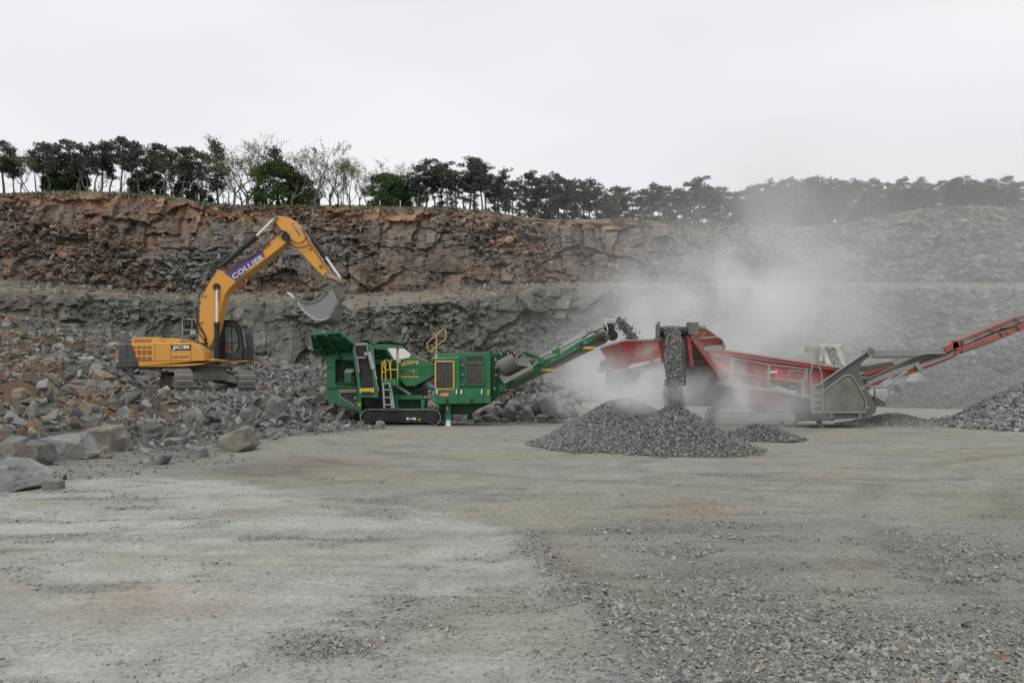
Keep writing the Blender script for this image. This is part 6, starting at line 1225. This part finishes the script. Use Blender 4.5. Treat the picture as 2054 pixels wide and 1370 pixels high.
# fence posts and notices on the edge
def post(px, py, h, label, mat='slight'):
    Y = 103.0; X = PX(px, Y); z = PZ(py, Y); root = empty("fence_post", (X, Y, z - h - .2), label, "post", "posts along the quarry edge"); m = MB(); m.cyl((X, Y, z - h - .3), (X, Y, z), .055, 8); m.cyl((X, Y, z), (X, Y, z + .04), .075, 8); m.build("shaft", mat, root)
for k, (px, py) in enumerate([(399, 390), (538, 398), (762, 403), (803, 403), (155, 368), (685, 398), (1640, 448)]): post(px, py + 1, 1.0, ["pale post at the rim below the left pine group", "white post at the left foot of the round green tree", "thin pale post in front of the bright green tree", "pale post in front of the dark green leafy tree", "pale wooden post in front of the left pines", "pale post at the rim among the bare trees", "faint post on the hazy right rim"][k], 'white' if k < 4 else 'slight')
for px, py, tl, lb in ((308, 383, 0, "small white notice on the rim under the left pines"), (573, 400, 0, "small white notice in front of the round green tree"), (832, 412, .6, "white notice leaning over at the left edge of the middle pines")):
    Y = 103; X = PX(px, Y); z = PZ(py, Y); root = empty("notice_sign", (X, Y, z - 1.1), lb, "sign"); Mr = Matrix.Rotation(tl, 3, 'Y'); m = MB(); m.box((X, Y, z), (.42, .03, .32), Mr); m.build("board", 'white', root); m = MB(); q = Mr @ Vector((0, 0, -1.2)); m.bar((X, Y + .04, z), (X + q[0], Y + .04, z + q[2]), .05, .05); m.build("leg", 'slight', root)

# grass and weeds along the rim
def rim_grass():
    rs = np.random.RandomState(77); n = 15000; X = rs.uniform(-85, 88, n); Yv = 101.2 + rs.uniform(0, 1, n) ** 1.5 * 6; zb = np.interp(X, Xc, zr) - np.clip(102 - Yv, 0, 1) * 1.6 + .05
    k = fbm(X * .2, Yv * .2, 78, 3) + .1 * (np.abs(X + 25) < 25) > .47; X, Yv, zb = X[k], Yv[k], zb[k]; n = len(X); h = rs.uniform(.08, .32, n) * (1 + 1.2 * (fbm(X * .5, Yv * .5, 79, 2) > .6)); a = rs.uniform(0, 6.28, n); w_ = .09
    V = np.stack([np.stack([X - np.cos(a) * w_, Yv - np.sin(a) * w_, zb - .05], 1), np.stack([X + np.cos(a) * w_, Yv + np.sin(a) * w_, zb - .05], 1), np.stack([X + rs.normal(0, .1, n), Yv + rs.normal(0, .1, n), zb + h], 1)], 1).reshape(-1, 3); C = np.repeat(rs.uniform(.5, 1.2, n), 3)
    o = np_mesh("grass", V, np.arange(len(V)).reshape(-1, 3), M['leafdark'], np.stack([C * 1.5, C * 1.2, C * 1.2], 1)); tag(o, "low grass and weeds along the top edge of the quarry face", "grass", kind='stuff')
rim_grass()

# ------------------------------------------------------------------ dust
def dust(name, label, c, r, dens, seed, scale=.35, soft=.0, noise=(.42, .62), dist=1.5, alb=(.905, .905, .895)):
    """a cloud of hanging rock dust: ellipsoid with noise-eaten, soft-edged density"""
    bm = bmesh.new(); bmesh.ops.create_icosphere(bm, subdivisions=3, radius=1.0)
    for v_ in bm.verts: v_.co = Vector((v_.co[0] * r[0], v_.co[1] * r[1], v_.co[2] * r[2]))
    me = bpy.data.meshes.new(name); bm.to_mesh(me); bm.free(); o = bpy.data.objects.new(name, me); COL.objects.link(o); o.location = c; tag(o, label, "dust", kind='stuff')
    m = bpy.data.materials.new(name); m.use_nodes = True; t = m.node_tree; t.nodes.clear(); out = N(t, "ShaderNodeOutputMaterial"); v_ = N(t, "ShaderNodeVolumePrincipled"); v_.inputs['Color'].default_value = (*alb, 1); v_.inputs['Anisotropy'].default_value = .15; t.links.new(v_.outputs[0], out.inputs['Volume'])
    tc_ = N(t, "ShaderNodeTexCoord"); sc_ = N(t, "ShaderNodeVectorMath", operation='DIVIDE'); sc_.inputs[1].default_value = r; t.links.new(tc_.outputs['Object'], sc_.inputs[0])
    ln = N(t, "ShaderNodeVectorMath", operation='LENGTH'); t.links.new(sc_.outputs[0], ln.inputs[0]); fo = N(t, "ShaderNodeMapRange", interpolation_type='SMOOTHERSTEP'); fo.inputs['From Min'].default_value = 1.0; fo.inputs['From Max'].default_value = soft; t.links.new(ln.outputs['Value'], fo.inputs[0])
    g_ = N(t, "ShaderNodeNewGeometry"); nz_ = N(t, "ShaderNodeTexNoise", Scale=scale, Detail=6, Roughness=.6, Distortion=dist * .7); t.links.new(g_.outputs['Position'], nz_.inputs['Vector'])
    nr_ = N(t, "ShaderNodeMapRange"); nr_.inputs['From Min'].default_value = noise[0]; nr_.inputs['From Max'].default_value = noise[1]; nr_.inputs['To Min'].default_value = .06; t.links.new(nz_.outputs[0], nr_.inputs[0])
    a = N(t, "ShaderNodeMath", operation='MULTIPLY'); t.links.new(fo.outputs[0], a.inputs[0]); t.links.new(nr_.outputs[0], a.inputs[1]); b = N(t, "ShaderNodeMath", operation='MULTIPLY'); b.inputs[1].default_value = dens; t.links.new(a.outputs[0], b.inputs[0]); t.links.new(b.outputs[0], v_.inputs['Density'])
    me.materials.append(m); return o
dust("dust_cloud", "thick pale dust billowing up behind the red screener", (PX(1480, 39), 41, 4.2), (11.5, 6.5, 7.6), .78, 1, .22, noise=(.44, .64))
dust("dust_cloud", "low dust rolling over the mound and hiding the screener's left end", (PX(1340, 26.2), 26.9, 1.5), (5.6, 3.0, 2.2), 1.8, 2, .55, noise=(.42, .62))
dust("dust_cloud", "dust hanging round the screener's tracks and chassis", (PX(1500, 28.9), 28.8, 1.1), (4.4, 1.6, 2.1), 1.1, 3, .5, noise=(.42, .64))
dust("dust_cloud", "dust drifting high across the right side of the quarry up to the trees", (PX(1760, 62), 62, 9), (42, 32, 24), .023, 4, .06, noise=(.25, .62))
dust("dust_cloud", "thin dust drifting left behind the crusher's conveyor", (PX(1190, 40), 41, 2.6), (6.5, 4, 4.2), .28, 5, .35)
dust("dust_cloud", "column of dust rising above the screener toward the right-hand trees", (PX(1560, 56), 56, 11), (13, 9, 14), .12, 6, .10, noise=(.44, .64))
dust("dust_cloud", "puff of dust between the sharp stone cone and the mound", (PX(1282, 20.8), 21.0, 1.32), (1.15, .9, .75), 3.0, 7, 1.3, noise=(.36, .62))
dust("dust_cloud", "small puff where the falling stone meets the sharp cone", (PX(1350, 20.2), 20.15, 1.5), (.8, .5, .5), 2.2, 8, 2.0, noise=(.36, .62))
